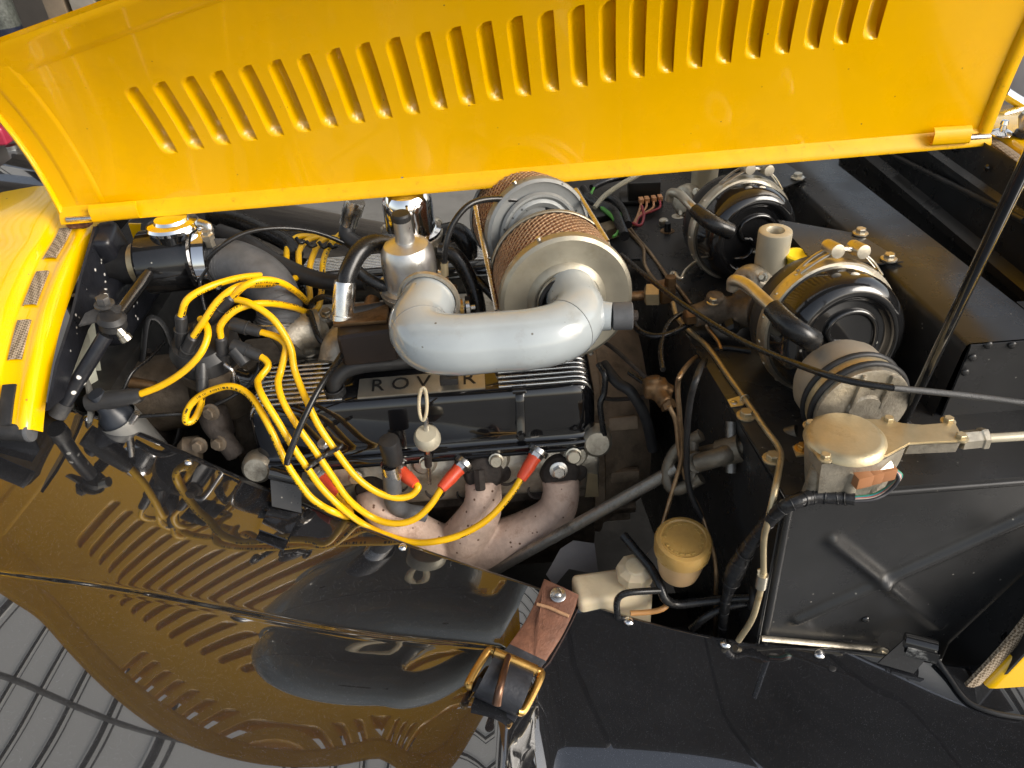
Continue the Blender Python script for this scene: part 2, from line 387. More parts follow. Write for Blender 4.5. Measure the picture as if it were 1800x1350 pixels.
# ================================================================== bonnet
HX0, HX1 = -.60, .678
def b_theta(x, s):
    f = (x-HX0)/(HX1-HX0)
    return R_((86-150*s)*(1-f)+(84-55*s-160*max(0, s-.3))*f)
def bonnet_pt(x, s):
    y, z, n = 0, .965+.009*(x-HX0)/(HX1-HX0), 16
    ds = s/n
    for i in range(n):
        t = b_theta(x, (i+.5)*ds); y -= math.cos(t)*ds; z += math.sin(t)*ds
    return V(x, y, z)
def bonnet_in(x, s):      # normal towards the engine bay side
    t = b_theta(x, s); return V(0, -math.sin(t), -math.cos(t))
def bonnet_len(x): return .425+.287*x
def sb(x): return .082+.0815*(x+.4116)
def st(x): return sb(x)+.103+.008*min(1, max(0, (x+.42)/.3))
def sb2(x): return bonnet_len(x)-.122
def st2(x): return bonnet_len(x)-.045
LP = .03576; LX = [-.4116+LP*i for i in range(26)]
LWID = .0205
ROWB = range(9, 18)
def make_bonnet():
    e = thing('bonnet', 'raised yellow bonnet half with a long row of pressed louvres', 'bonnet', (0, 0, .965))
    xs = [HX0+i*.018 for i in range(10)]
    for x in LX: xs += [x-LWID, x-LWID*.5, x]
    xs += [LX[-1]+.022+.0232*i for i in range(8)]
    xs[-1] = HX1
    N0, N1, N2 = 6, 16, 5
    def lev(x, j):     # j -> arc position
        k = [.016, sb(x), st(x), max(sb2(x), st(x)+.015), max(st2(x), st(x)+.03), bonnet_len(x)]
        n = [N0, N1, N2, N1, 3]
        i = 0
        while i < 4 and j > n[i]: j -= n[i]; i += 1
        t = j/n[i]
        if i in (1, 3): t = .5-.5*math.cos(math.pi*t)
        return lerp(k[i], k[i+1], t)
    J = N0+N1+N2+N1+3
    def skew(x, s): return -.0075*max(0, (s-sb(x))/.1)*(1 if -.5 < x < .6 else 0)
    def fn(x, j):
        s = lev(x, j); return bonnet_pt(x+skew(x, s), s)
    colidx = {round(x-LWID, 6): i for i, x in enumerate(LX)}
    def skip(i, j):
        for d in (0, 1):
            k = round(xs[i-d], 6)
            if k in colidx:
                if N0 <= j < N0+N1: return True
                if N0+N1+N2 <= j < N0+N1+N2+N1 and colidx[k] in ROWB: return True
        return False
    panel = part('panel', grid(fn, xs, range(J+1), angle=60, skip=skip), yellow, e)
    def louvre(x, j0, D):
        P = 9
        def lf(p, j):
            a = x-LWID+LWID*p; s = lev(a, j); base = bonnet_pt(a+skew(a, s), s)
            q = (j-j0)/N1; q = .5-.5*math.cos(math.pi*q)
            if p == 0 or j in (j0, j0+N1): return base
            k = abs(2*q-1)                       # 0 in the middle, 1 at the ends
            e_ = max(0, (k-.66)/.34)
            p0 = .05+.95*(1-math.sqrt(max(0, 1-e_*e_)))   # outline rounds off at both ends
            r = max(0, (p-p0)/(1.0001-p0)) if p > p0 else 0
            f = (1-(1-min(1, r*1.9))**2.2)*(.62+.38*r)
            g_ = math.sqrt(max(0, 1-max(0, (k-.5)/.5)**2.5))
            return base-bonnet_in(a, s)*D*f*g_
        ps = [0, .05, .1, .16, .23, .31, .4, .5, .62, .75, .88, 1]
        return grid(lf, ps, range(j0, j0+N1+1), angle=80)
    for i, x in enumerate(LX): part('louvre', louvre(x, N0, .0140), yellow, panel)
    for i in ROWB: part('louvre', louvre(LX[i], N0+N1+N2, .0140), yellow, panel)
    # folded hinge edge: a bright strip that turns up towards the light
    prof = []
    def edge(x, k):
        p = bonnet_pt(x, .0165)
        off = [(0, .0), (-.003, -.004), (-.010, -.0125), (-.0125, -.018), (-.012, -.0205), (-.008, -.0215), (.006, -.0185), (.0035, -.0005)][k]
        return p+V(0, off[0], off[1])
    part('hinge_flange', grid(edge, [HX0+(HX1-HX0)*i/40 for i in range(41)], range(8), angle=50), yellow_worn, e)
    # stiffening bands
    def band(xa, xb, sa, sb_, name, h=.0022, nx=12, ns=14, m_=yellow):
        def bf(u, v):
            x = lerp(xa, xb, u) if not callable(xa) else lerp(xa(v), xb(v), u)
            s = lerp(sa, sb_, v) if not callable(sa) else lerp(sa(x), sb_(x), v)
            s = min(s, bonnet_len(x)-.001); k = min(1, min(u, 1-u)*8)*min(1, min(v, 1-v)*12)
            return bonnet_pt(x, s)+bonnet_in(x, s)*(h*k+.0003)
        part(name, grid(bf, [0, .06, .13]+[i/nx for i in range(2, nx-1)]+[.87, .94, 1], [i/ns for i in range(ns+1)], angle=60), m_, e)
    band(-.575, -.535, .018, .245, 'stiffening_strip', .0016)
    band(-.598, .655, lambda x: bonnet_len(x)-.05, lambda x: bonnet_len(x)-.001, 'edge_band', .002, nx=40, ns=8)
    # rear edge: a raised bead with a seam
    def rear(u, k):
        off = [(0, 0), (.001, .004), (.004, .0065), (.011, .007), (.0165, .006), (.018, .001), (.018, -.004)][k]
        s = lerp(.003, bonnet_len(.66)-.001, u); return bonnet_pt(.661+off[0], s)+bonnet_in(.66, s)*off[1]
    part('rear_edge_bead', grid(rear, [i/30 for i in range(31)], range(7), angle=50), yellow_worn, e)
    def front(u, k):
        off = [(0, 0), (-.0005, .004), (-.003, .006), (-.006, .004), (-.0065, -.002), (-.004, -.004)][k]
        s = lerp(.003, bonnet_len(-.6)-.001, u); return bonnet_pt(-.596+off[0], s)+bonnet_in(-.6, s)*off[1]
    part('front_edge_fold', grid(front, [i/20 for i in range(21)], range(6), angle=50), yellow_gloss, e)
    # hinge sleeves at both ends
    for a, b, nm in (((160, 380), (243, 372), 0), ((1640, 244), (1706, 240), 1)):
        p, q = at(*a, y=-.017), at(*b, y=-.017); L_ = (q-p)
        def sf(u, k):
            o = [(.004, .014), (.001, .0115), (-.002, .008), (-.0025, -.006), (-.001, -.009), (.003, -.0105), (.008, -.009)][k]
            return p+L_*u+V(0, o[0], o[1])
        part('hinge_sleeve', grid(sf, [0, .03, .06, .5, .94, .97, 1], range(7), thick=.0015, angle=50), yellow_worn, e)
    return e
make_bonnet()
fb = thing('bonnet', 'far bonnet half folded up behind the louvred one', 'bonnet', (0, .03, .965))
part('panel', grid(lambda x, s: (lambda p: V(p.x, p.y*.75+.024+s*.02, p.z))(bonnet_pt(x, s*(bonnet_len(x)-.01)+.012)), [HX0+.05*i for i in range(26)], [i/12 for i in range(13)], angle=60), yellow_gloss, fb)
hr = tube([at(1692, 243, y=-.006), at(1738, 240, y=-.006)], .0055, n=12, sub=1)
single('hinge_pin', hr, steel, 'bright hinge pin at the rear end of the yellow bonnet', 'hinge pin', 'bonnet hinge pins')
hp = thing('hinge_pin', 'rusty bracketed hinge pin at the front end of the bonnet', 'hinge pin', at(140, 392, y=-.004), 'bonnet hinge pins')
part('pin', tube([at(118, 386, y=-.012), at(164, 383, y=-.012)], .004, n=12, sub=1), steel, hp)
def lump(c, sx, sy, sz, seed, m_, nm, par):
    rnd = random.Random(seed); bm = bmesh.new(); bmesh.ops.create_icosphere(bm, subdivisions=3, radius=1)
    for v in bm.verts:
        v.co *= 1+rnd.uniform(-.12, .12); v.co = Vector((math.copysign(abs(v.co.x)**.6, v.co.x)*sx, math.copysign(abs(v.co.y)**.6, v.co.y)*sy, math.copysign(abs(v.co.z)**.6, v.co.z)*sz))+c
    return part(nm, bmesh_out(bm, 60), m_, par)
lump(at(138, 388, y=.004), .018, .008, .010, 3, rust, 'bracket', hp)

# ================================================================== near wing and valance
def g(x):      # the valance falls away to the rear, then runs level
    A_, X_, W_ = .435, -.15, .055
    sp = lambda u: W_*math.log(1+math.exp(-(u-X_)/W_))
    return .765-.025*(x+.565)-A_*(sp(-.565)-sp(x))
def sstep(a, b, x):
    t = max(0, min(1, (x-a)/(b-a))); return t*t*(3-2*t)
def tilt(x):   # how far the sheet leans out towards the side of the car
    return (-.03+.17*sstep(-.50, -.16, x)+.17*sstep(-.045, .02, x))*(1-.42*sstep(.2, .55, x))
def gz(x, y):
    d = max(0, y_lip(x)-y); return g(x)-tilt(x)*d-.22*.026*(1-math.exp(-d/.026))*(1-sstep(-.5, .05, x))
def at_g(px, py, dz=0, flat=True):
    z = .65
    for _ in range(40):
        p = at(px, py, z=z); z = lerp(z, (g(p.x) if flat else gz(p.x, p.y))+dz, .5)
    return at(px, py, z=z)
def on_val(px, py, dz=0): return at_g(px, py, dz, False)
LPX = [(150, 728), (225, 745), (332, 802), (520, 880), (708, 952), (850, 1005), (1105, 1085), (1275, 1126), (1440, 1143), (1560, 1152)]
_l = []
for (a, b), (c, d) in zip(LPX, LPX[1:]):
    n_ = max(1, int((c-a)/45))
    _l += [tuple(at_g(lerp(a, c, i/n_), lerp(b, d, i/n_)).xy) for i in range(n_)]
_l.append(tuple(at_g(*LPX[-1]).xy))
LIP = [(-.80, -.205), (-.65, -.20)]+_l
LIP.append((LIP[-1][0]+.06, LIP[-1][1]-.012)); LIP.append((.52, -.545)); LIP.append((.75, -.56))
import numpy as np
_px = np.array([q[0] for q in _l]); _py = np.array([q[1] for q in _l]); _pf = np.polyfit(_px, _py, 6)
print('lip fit error', float(np.abs(np.polyval(_pf, _px)-_py).max()))
def y_lip(x):     # a fair curve through the measured lip
    if x < _px[0]: return float(np.polyval(_pf, _px[0]))+.12*(_px[0]-x)*0
    if x > _px[-1]: return float(np.polyval(_pf, _px[-1]))+(x-_px[-1])*-.28
    return float(np.polyval(_pf, x))
CR = [tuple(on_val(*p).xy) for p in [(0, 1003), (150, 1026), (300, 1050), (500, 1084), (800, 1130), (1000, 1165)]]
_cf = np.polyfit([q[0] for q in CR], [q[1] for q in CR], 3)
print('crease fit error', max(abs(float(np.polyval(_cf, q[0]))-q[1]) for q in CR))
def y_cr(x):
    x = max(-.95, min(.25, x)); return float(np.polyval(_cf, x))
def wing_z(x, q):
    k = 1-sstep(-.17, .03, x)       # the crease fades out towards the rear
    w = .0048/(1+math.exp(-(q-.004)/.0016))          # the wing stands a little proud of the valance
    if q > 0: w += .065*q-.27*q*q-9*max(0, q-.16)**3-.0012*min(1, q/.012)
    w2 = 0 if q < 0 else -.30*q*q-9*max(0, q-.16)**3
    return (gz(x, y_cr(x)) if q > 0 else gz(x, y_cr(x)-q))+w*k+(w2-tilt(x)*max(0, q))*(1-k)
def make_wing():
    e = thing('front_wing', 'glossy black front wing with inner valance mirroring the yellow louvres', 'wing', (-.1, -.5, .5))
    xs = [-.95+.01*i for i in range(181)]
    vs = [i/24 for i in range(25)]
    def val(x, v):
        y0, y1 = y_lip(x), y_cr(x)+.05; y = lerp(y0, y1, v); return V(x, y, gz(x, y))
    qs = [-.05, -.04, -.03, -.022, -.016]+[-.012+.002*i for i in range(17)]+[.03+.01*i for i in range(45)]
    n = len(vs)
    def srf(x, i):
        if i < 3:   # turned-down lip into the bay
            d = [(.008, -.03), (.006, -.006), (.003, -.0012)][i]; return V(x, y_lip(x)+d[0], g(x)+d[1])
        i -= 3
        if i < n-1: return val(x, vs[i])
        q = qs[i-n+1]; return V(x, y_cr(x)-q, wing_z(x, q))
    part('panel', grid(srf, xs, range(3+n-1+len(qs)), angle=70), black_gloss, e)
    for k, p in enumerate([(155, 735), (332, 812), (520, 890), (708, 962), (1105, 1092), (1275, 1132), (1440, 1150)]):
        c = on_val(*p); sl_ = (g(c.x+.01)-g(c.x-.01))/.02
        part('rivet', dome(c, V(-sl_, 0, 1), .0062, .0042), chrome, e)
    c = on_val(1462, 1174); part('plugged_hole', dome(c, (0, 0, 1), .005, .0008), rubber, e)
    return e
wing = make_wing()

# ================================================================== radiator cowl
CP = [(.10, .962), (.03, .953), (-.02, .940), (-.07, .931), (-.12, .916), (-.165, .899), (-.208, .877), (-.25, .852), (-.278, .832), (-.29, .822)]
def make_cowl():
    e = thing('radiator_cowl', 'curved yellow radiator cowl with a channel of woven tape', 'cowl', (-.66, -.05, .80))
    P = catmull([V(0, a, b) for a, b in CP], 6); n = len(P)
    def nrm(i):
        t = (P[min(i+1, n-1)]-P[max(i-1, 0)]).normalized(); return V(0, t.z, -t.y)*-1 if V(0, t.z, -t.y).z < 0 else V(0, t.z, -t.y)
    # (x offset, height above path): inner flange, channel for the tape, step, outer skin rolling forward and down
    prof = [(-.574, -.022), (-.576, -.006), (-.580, .001), (-.586, .003), (-.592, .0005), (-.595, 0), (-.618, .0), (-.622, .003), (-.624, .0095), (-.630, .0135), (-.645, .0155), (-.68, .017), (-.73, .012), (-.79, -.004), (-.85, -.03), (-.91, -.07), (-.95, -.13)]
    def fn(i, k):
        p = P[i]; u = nrm(i); fwd = 1+max(0, -p.y-.1)*.2
        return V(prof[k][0]+.0, p.y, p.z)+u*prof[k][1]
    part('shell', grid(fn, range(n), range(len(prof)), angle=50), yellow_gloss, e)
    def tape(pa, pb, nm, m_, w=.017, h=.0025):
        a = min(range(n), key=lambda i: (P[i].y-pa)**2); b = min(range(n), key=lambda i: (P[i].y-pb)**2)
        idx = range(min(a, b), max(a, b)+1)
        def tf(i, k):
            o = [(-.5, 0), (-.47, 1), (-.2, 1.2), (.2, 1.2), (.47, 1), (.5, 0)][k]
            return V(-.6065+o[0]*w, P[i].y, P[i].z)+nrm(i)*(h*o[1]+.0006)
        return part(nm, grid(tf, idx, range(6), angle=50), m_, e)
    for a, b in ((.0, -.058), (-.085, -.142), (-.165, -.218)): tape(a, b, 'woven_tape', tape_mesh)
    tape(-.243, -.285, 'rubber_tape_end', rubber)
    return e
make_cowl()
# ================================================================== bulkhead
def make_bulkhead():
    e = thing('bulkhead', 'black bulkhead shelf, ridge and footwell panels behind the engine', 'bulkhead', (.35, -.1, .5))
    def quadgrid(a, b, c, d, nu=8, nv=8, f=None):
        def q(u, v):
            p = a.lerp(b, u).lerp(d.lerp(c, u), v); return p+(f(u, v) if f else V(0, 0, 0))
        return grid(q, [i/nu for i in range(nu+1)], [i/nv for i in range(nv+1)], angle=50)
    # shelf, its front edge folded down
    part('shelf', sheet([V(.04, .75, .80), V(.10, .06, .80), V(.215, .055, .80), V(.266, -.478, .80), V(.70, -.478, .80), V(.70, .75, .80)][::-1], .004), black_satin, e)
    part('front_wall', sheet([V(.212, .32, .795), V(.268, -.476, .795), V(.272, -.476, .30), V(.212, .32, .30)], .003), black_satin, e)
    # narrow raised strip along the shelf's front edge
    a, b = V(.222, .05, .802), V(.269, -.47, .802)
    part('edge_strip', sheet([a, b, b+V(.036, .0, 0), a+V(.036, 0, 0)], .0016), black_satin, e)
    # long ridge
    z = .9
    A, B, Cc, D = V(.416, .75, z), V(.477, -.375, z), V(.572, -.375, z), V(.498, .75, z)
    rp = []
    def ridge(v, k):
        o = [(-.012, -.1), (-.003, -.012), (-.001, -.003), (.003, 0), (.5, 0), (.997, 0), (1.0, -.003), (1.01, -.012), (1.04, -.1)][k]
        l = A.lerp(B, v); r = D.lerp(Cc, v); w = (r.x-l.x); x = l.x+(o[0]*w if o[0] > .1 else o[0])
        return V(x, l.y, z+o[1])
    part('ridge', grid(ridge, [i/12 for i in range(13)], range(9), angle=50), black_satin, e)
    nf = V(0, -1, 0)
    # closed end of the ridge, wide to the rear, with rivets
    pe = part('ridge_end', sheet([V(.474, -.376, .80), V(.78, -.376, .80), V(.78, -.376, .898), V(.480, -.376, .898)], .003, .001), black_satin, e)
    part('ridge_end_flange', sheet([V(.4795, -.3775, .878), V(.78, -.3775, .878), V(.78, -.3775, .899), V(.4795, -.3775, .899)], .0016), black_satin, e)
    part('ridge_top_extension', sheet([V(.573, -.376, .8985), V(.78, -.376, .8985), V(.78, -.30, .8985), V(.571, -.30, .8985)], .004), black_satin, e)
    for px, py in [(1738, 607), (1780, 607), (1710, 629), (1697, 655)]:
        part('rivet', dome(at(px, py, y=-.379), nf, .0045, .0022), black_satin, e)
    # rear wall of the tool recess, with ledges
    def rw(y, k):
        o = [(.668, .975), (.664, .955), (.664, .93), (.655, .925), (.655, .915), (.664, .91), (.664, .86), (.650, .852), (.650, .84), (.664, .83), (.66, .78)][k]
        return V(o[0], y, o[1])
    part('rear_wall', grid(rw, [.4-.05*i for i in range(18)], range(11), angle=30), black_satin, e)
    part('seam_lip', tube([at(1560, 268, x=.652), at(1800, 388, x=.652)], .0045, n=8, sub=4), black_satin, e)
    for px, py in [(1735, 295), (1677, 262)]: part('stud', dome(at(px, py, x=.66), (-1, 0, 0), .005, .003), black_enamel, e)
    # footwell side panel, pressed with a cross
    Y = -.480; x0, x1, z0, z1 = .262, .95, .50, .797
    def seg(px, pz, a, b):
        t = max(0, min(1, ((px-a[0])*(b[0]-a[0])+(pz-a[1])*(b[1]-a[1]))/((b[0]-a[0])**2+(b[1]-a[1])**2)))
        return math.hypot(px-a[0]-t*(b[0]-a[0]), pz-a[1]-t*(b[1]-a[1]))
    pa, pb = at(1462, 948, y=Y), at(1650, 1098, y=Y); pc, pd = at(1400, 1088, y=Y), at(1810, 905, y=Y)
    def fp(u, w):
        xx = lerp(lerp(.276, .270, w), .62, u); zz = lerp(z0, z1, w)
        d1 = seg(xx, zz, (pa.x, pa.z), (pb.x, pb.z)); d2 = seg(xx, zz, (pc.x, pc.z), (pd.x, pd.z))
        h = .0068*math.exp(-(d1/.0068)**2)+.0078*math.exp(-(d2/.0066)**2)
        return V(xx, Y-h, zz)
    part('footwell_panel', grid(fp, [i/130 for i in range(131)], [i/90 for i in range(91)], angle=80), black_satin, e)
    part('footwell_top_fold', tube([V(.272, Y+.002, .797), V(.62, Y+.002, .797)], .004, n=8, sub=8), black_satin, e)
    part('footwell_front_fold', tube([V(.272, Y+.003, .797), V(.2765, Y+.003, .50)], .005, n=8, sub=6), black_satin, e)
    a, b = at(1338, 1122, y=Y-.006), at(1548, 1141, y=Y-.006)
    part('alloy_edge_strip', tube([a, a.lerp(b, .3), a.lerp(b, .6), b], .0042, n=8, sub=4, flat=.6), alu_cast, e)
    for px, py in [(1522, 1089)]: part('rivet', dome(at(px, py, y=Y-.001), nf, .005, .003), black_enamel, e)
    # flange that turns out to the scuttle side
    q = [at(1668, 1132, y=Y-.002), at(1722, 1232, y=-.55), at(1800, 1150, y=-.553), at(1860, 1085, y=-.556), at(1830, 980, y=Y-.002)]
    part('scuttle_flange', sheet([q[0], q[0]+V(0, 0, -.06), q[1]+V(0, 0, -.06), q[1], q[3], q[4]], .003), black_satin, e)
    for px, py in [(1770, 1119), (1713, 1178)]:
        p = at(px, py, y=-.528 if px < 1750 else -.525); part('screw', bolt(p, (-.3, -.9, .3), .0045, .002, True), black_enamel, e)
    return e
make_bulkhead()
def make_scuttle():
    e = thing('scuttle', 'yellow scuttle panel behind the bonnet with a taped edge', 'scuttle', (.8, -.2, .55))
    SP = [(.25, .93), (.10, .969), (0, .975), (-.12, .965), (-.25, .93), (-.38, .86), (-.47, .77), (-.53, .66), (-.553, .56), (-.555, .5)]
    P = catmull([V(0, a, b) for a, b in SP], 6)
    def xs_(p):  # front edge is raked: lower down it comes forward
        return .687-max(0, .93-p.z)*.53
    def fn(i, k):
        p = P[i]; o = [(.0, -.012), (.001, -.003), (.005, .001), (.012, .002), (.05, .003), (.14, .004), (.24, .003)][k]
        t = (P[min(i+1, len(P)-1)]-P[max(i-1, 0)]).normalized(); u = V(0, t.z, -t.y)
        if u.z < 0 and p.y > -.4: u = -u
        if p.y <= -.4 and u.y > 0: u = -u
        return V(xs_(p)+.012+o[0], p.y, p.z)+u*o[1]
    part('skin', grid(fn, range(len(P)), range(7), angle=50), yellow_gloss, e)
    def tp(i, k):
        p = P[i]; t = (P[min(i+1, len(P)-1)]-P[max(i-1, 0)]).normalized(); u = V(0, t.z, -t.y)
        if u.z < 0 and p.y > -.4: u = -u
        if p.y <= -.4 and u.y > 0: u = -u
        o = [(-.008, -.005), (-.007, -.001), (.0, .0006), (.008, -.001), (.012, -.004)][k]
        return V(xs_(p)+o[0], p.y, p.z)+u*(o[1]-.002)
    part('woven_tape', grid(tp, range(8, len(P)), range(5), angle=50), tape_mesh, e)
    return e
make_scuttle()
# washer jet and a clear knob on the scuttle, seen past the bonnet's rear corner
wj = thing('washer_jet', 'small chrome washer jet on the yellow scuttle', 'washer jet', at(1760, 236, z=.979))
c = at(1760, 236, z=.979)
part('base', lathe([(0, 0), (.015, 0), (.015, .002), (.011, .005), (.006, .007), (0, .0075)], c, (0, 0, 1), 20), chrome, wj)
part('nozzle', lathe([(0, 0), (.005, 0), (.004, .006), (.0055, .008), (.0045, .013), (0, .014)], c+V(0, 0, .006), (0, 0, 1), 14), chrome, wj)
kb = thing('wiper_spindle', 'pale wiper spindle wheel box at the scuttle edge', 'spindle', at(1801, 238, z=.979))
c = at(1801, 238, z=.979)
part('base', lathe([(0, 0), (.014, 0), (.013, .006), (0, .006)], c, (0, 0, 1), 20), rubber, kb)
part('cap', lathe([(.008, .004), (.011, .012), (.0145, .024), (.012, .03), (0, .032)], c, (0, 0, 1), 20), zinc, kb)
# ================================================================== underbody: what closes the bay below and on the far side, keeping light out
def pl(P, y=None, z=None): return [at(p[0], p[1], y=(p[2] if len(p) > 2 else y), z=z) if z is None else at(p[0], p[1], z=z) for p in P]
dark_body = mat('grimy black chassis', (.012, .0115, .011), .6, var=.4, vs=20, bump=.3, bs=80, dirt=((.03, .026, .02), .25, 10))
ub = thing('chassis', 'dark grimy chassis rails and inner panels under the engine', 'chassis', (0, 0, .18))
part('inner_valance', grid(lambda x, k: V(x, y_lip(x)+[.009, .016, .05][k], [g(x)-.028, g(x)-.12, .2][k]), [-.66+.03*i for i in range(32)], range(3), angle=50), dark_body, ub)
part('inner_valance', grid(lambda x, k: V(x, -y_lip(x)-[.009, .016, .05][k]+.06, [g(x)+.06, g(x)-.12, .2][k]), [-.66+.03*i for i in range(30)], range(3), angle=50), dark_body, ub)
part('bay_shade_tray', sheet([V(-.66, -.5, .2), V(.3, -.5, .2), V(.3, .5, .2), V(-.66, .5, .2)], .01), dark_body, ub)  # added dark tray, blocks light from below so the bay stays black
for y in (-.24, .24): part('chassis_rail', box(1.0, .07, .10, Matrix.Translation((-.2, y, .27)), .008), dark_body, ub)
part('front_crossmember', box(.06, .5, .09, Matrix.Translation((-.55, 0, .3)), .008), dark_body, ub)
rad = thing('radiator', 'black radiator with shroud behind the yellow cowl', 'radiator', (-.56, .02, .35))
part('core', box(.05, .42, .45, Matrix.Translation((-.575, .05, .55)), .006), dark_body, rad)
part('top_tank', box(.07, .30, .09, Matrix.Translation((-.575, .07, .84)), .02, 4), black_chipped, rad)

# ================================================================== engine block
bell_m = mat('oily bellhousing alloy', (.28, .21, .145), .62, .4, var=.35, vs=22, bump=.35, bs=150, dirt=((.05, .036, .024), .35, 16))
en = thing('engine_block', 'oily alloy V8 engine block with heads and bellhousing', 'engine', (-.1, 0, .3))
part('crankcase', prism([(-.16, .36), (.16, .36), (.20, .55), (.12, .66), (-.12, .66), (-.20, .55)], .45, Matrix(((0, 0, 1, -.335), (1, 0, 0, 0), (0, 1, 0, 0), (0, 0, 0, 1))), .01), alu_dirty, en)
for sy in (-1, 1):
    hd = part('cylinder_head', prism([(-.10*1, .70), (-.225, .682), (-.242, .655), (-.236, .60), (-.19, .56), (-.08, .62)], .452, Matrix(((0, 0, 1, -.340), (-sy, 0, 0, 0), (0, 1, 0, 0), (0, 0, 0, 1))), .008, 3), alu_cast, en)
    if sy < 0:
        pass
# bosses and bolt heads along the near head
near_head = [o for o in en.children if o.name.startswith('cylinder_head')][0]
for px, py, r in [(606, 834, .020), (745, 815, .017), (872, 809, .019), (1010, 800, .019), (1050, 780, .02), (450, 826, .02)]:
    c = at(px, py, y=-.238); part('bolt_boss', lathe([(r*1.15, -.02), (r*1.05, -.004), (r*.8, .002), (0, .003)], c, (0, -.85, .3), 18), alu_cast, near_head)
for px, py, r in [(872, 808, .0085), (1008, 800, .0095), (625, 838, .008), (748, 812, .007)]:
    c = at(px, py, y=-.243); part('head_bolt', lathe([(0, 0), (r*1.2, 0), (r*1.2, .0025), (r, .003), (r, .008), (r*.85, .0095), (0, .0095)], c, (0, -.9, .3), 12), zinc, near_head)
for px, py in [(890, 838), (945, 862), (820, 868), (765, 862), (700, 850)]:
    c = at(px, py, y=-.238); part('core_plug', lathe([(0, -.006), (.010, -.006), (.012, .001), (.0145, .001), (.015, -.008)], c, (0, -.95, .2), 20), burnt, near_head)
# bellhousing behind the engine
def bell():
    c = V(.118, 0, .56); pr = [(0, -.01), (.19, -.01), (.205, -.008), (.207, .006), (.195, .010), (.185, .03), (.175, .05), (.16, .075), (.15, .085), (0, .09)]
    o = part('bellhousing', lathe(pr, c, (1, 0, 0), 56, 30), bell_m, en)
    for i in range(9):
        a = R_(130+i*17); p = c+V(-.002, math.cos(a)*.198*1, math.sin(a)*.198)
        part('flange_bolt', bolt(p+V(-.009, 0, 0), (-1, 0, 0), .0065, .006), alu_dirty, o)
    for i in range(5):
        a = R_(150+i*26); p = c+V(.03, math.cos(a)*.185, math.sin(a)*.185)
        part('casting_rib', box(.06, .012, .02, Matrix.Translation(p) @ Matrix.Rotation(a, 4, 'X'), .003), bell_m, o)
    return o
bell()
part('timing_cover', prism([(-.12, .40), (.12, .40), (.10, .62), (.05, .72), (-.06, .72), (-.12, .6)], .09, Matrix(((0, 0, 1, -.43), (1, 0, 0, 0), (0, 1, 0, 0), (0, 0, 0, 1))), .012, 3), alu_dirty, en)
# inlet manifold casting in the vee
def inlet():
    o = part('inlet_manifold', prism([(-.11, .69), (.11, .69), (.095, .74), (.06, .765), (-.06, .765), (-.095, .74)], .40, Matrix(((0, 0, 1, -.315), (1, 0, 0, 0), (0, 1, 0, 0), (0, 0, 0, 1))), .012, 3), alu_cast, en)
    ms = [tube(pl([(505, 600, -.10), (520, 585, -.09), (560, 580, -.08)]), .030, 14, 5)]
    part('thermostat_housing', join(lathe([(0, -.03), (.036, -.03), (.036, 0), (.030, .012), (.026, .03), (0, .032)], at(520, 585, y=-.08), (-.5, -.3, .8), 22), *ms), alu_cast, o)
    part('runner', tube(pl([(590, 640, -.15), (600, 605, -.13), (640, 560, -.09)]), .024, 14, 6), alu_cast, o)
    part('runner', tube(pl([(560, 600, -.02), (600, 570, -.02), (650, 560, -.02)]), .024, 14, 6), alu_cast, o)
    for px, py, y in [(575, 551, -.06), (590, 553, -.06), (500, 640, -.12), (545, 620, -.10)]:
        part('bolt', bolt(at(px, py, y=y), (0, -.3, .9), .007, .006), zinc, o)
inlet()
part('water_pump', lathe([(0, -.02), (.05, -.02), (.055, 0), (.045, .03), (.025, .05), (0, .05)], V(-.43, -.02, .62), (-1, 0, 0), 24), alu_dirty, en)

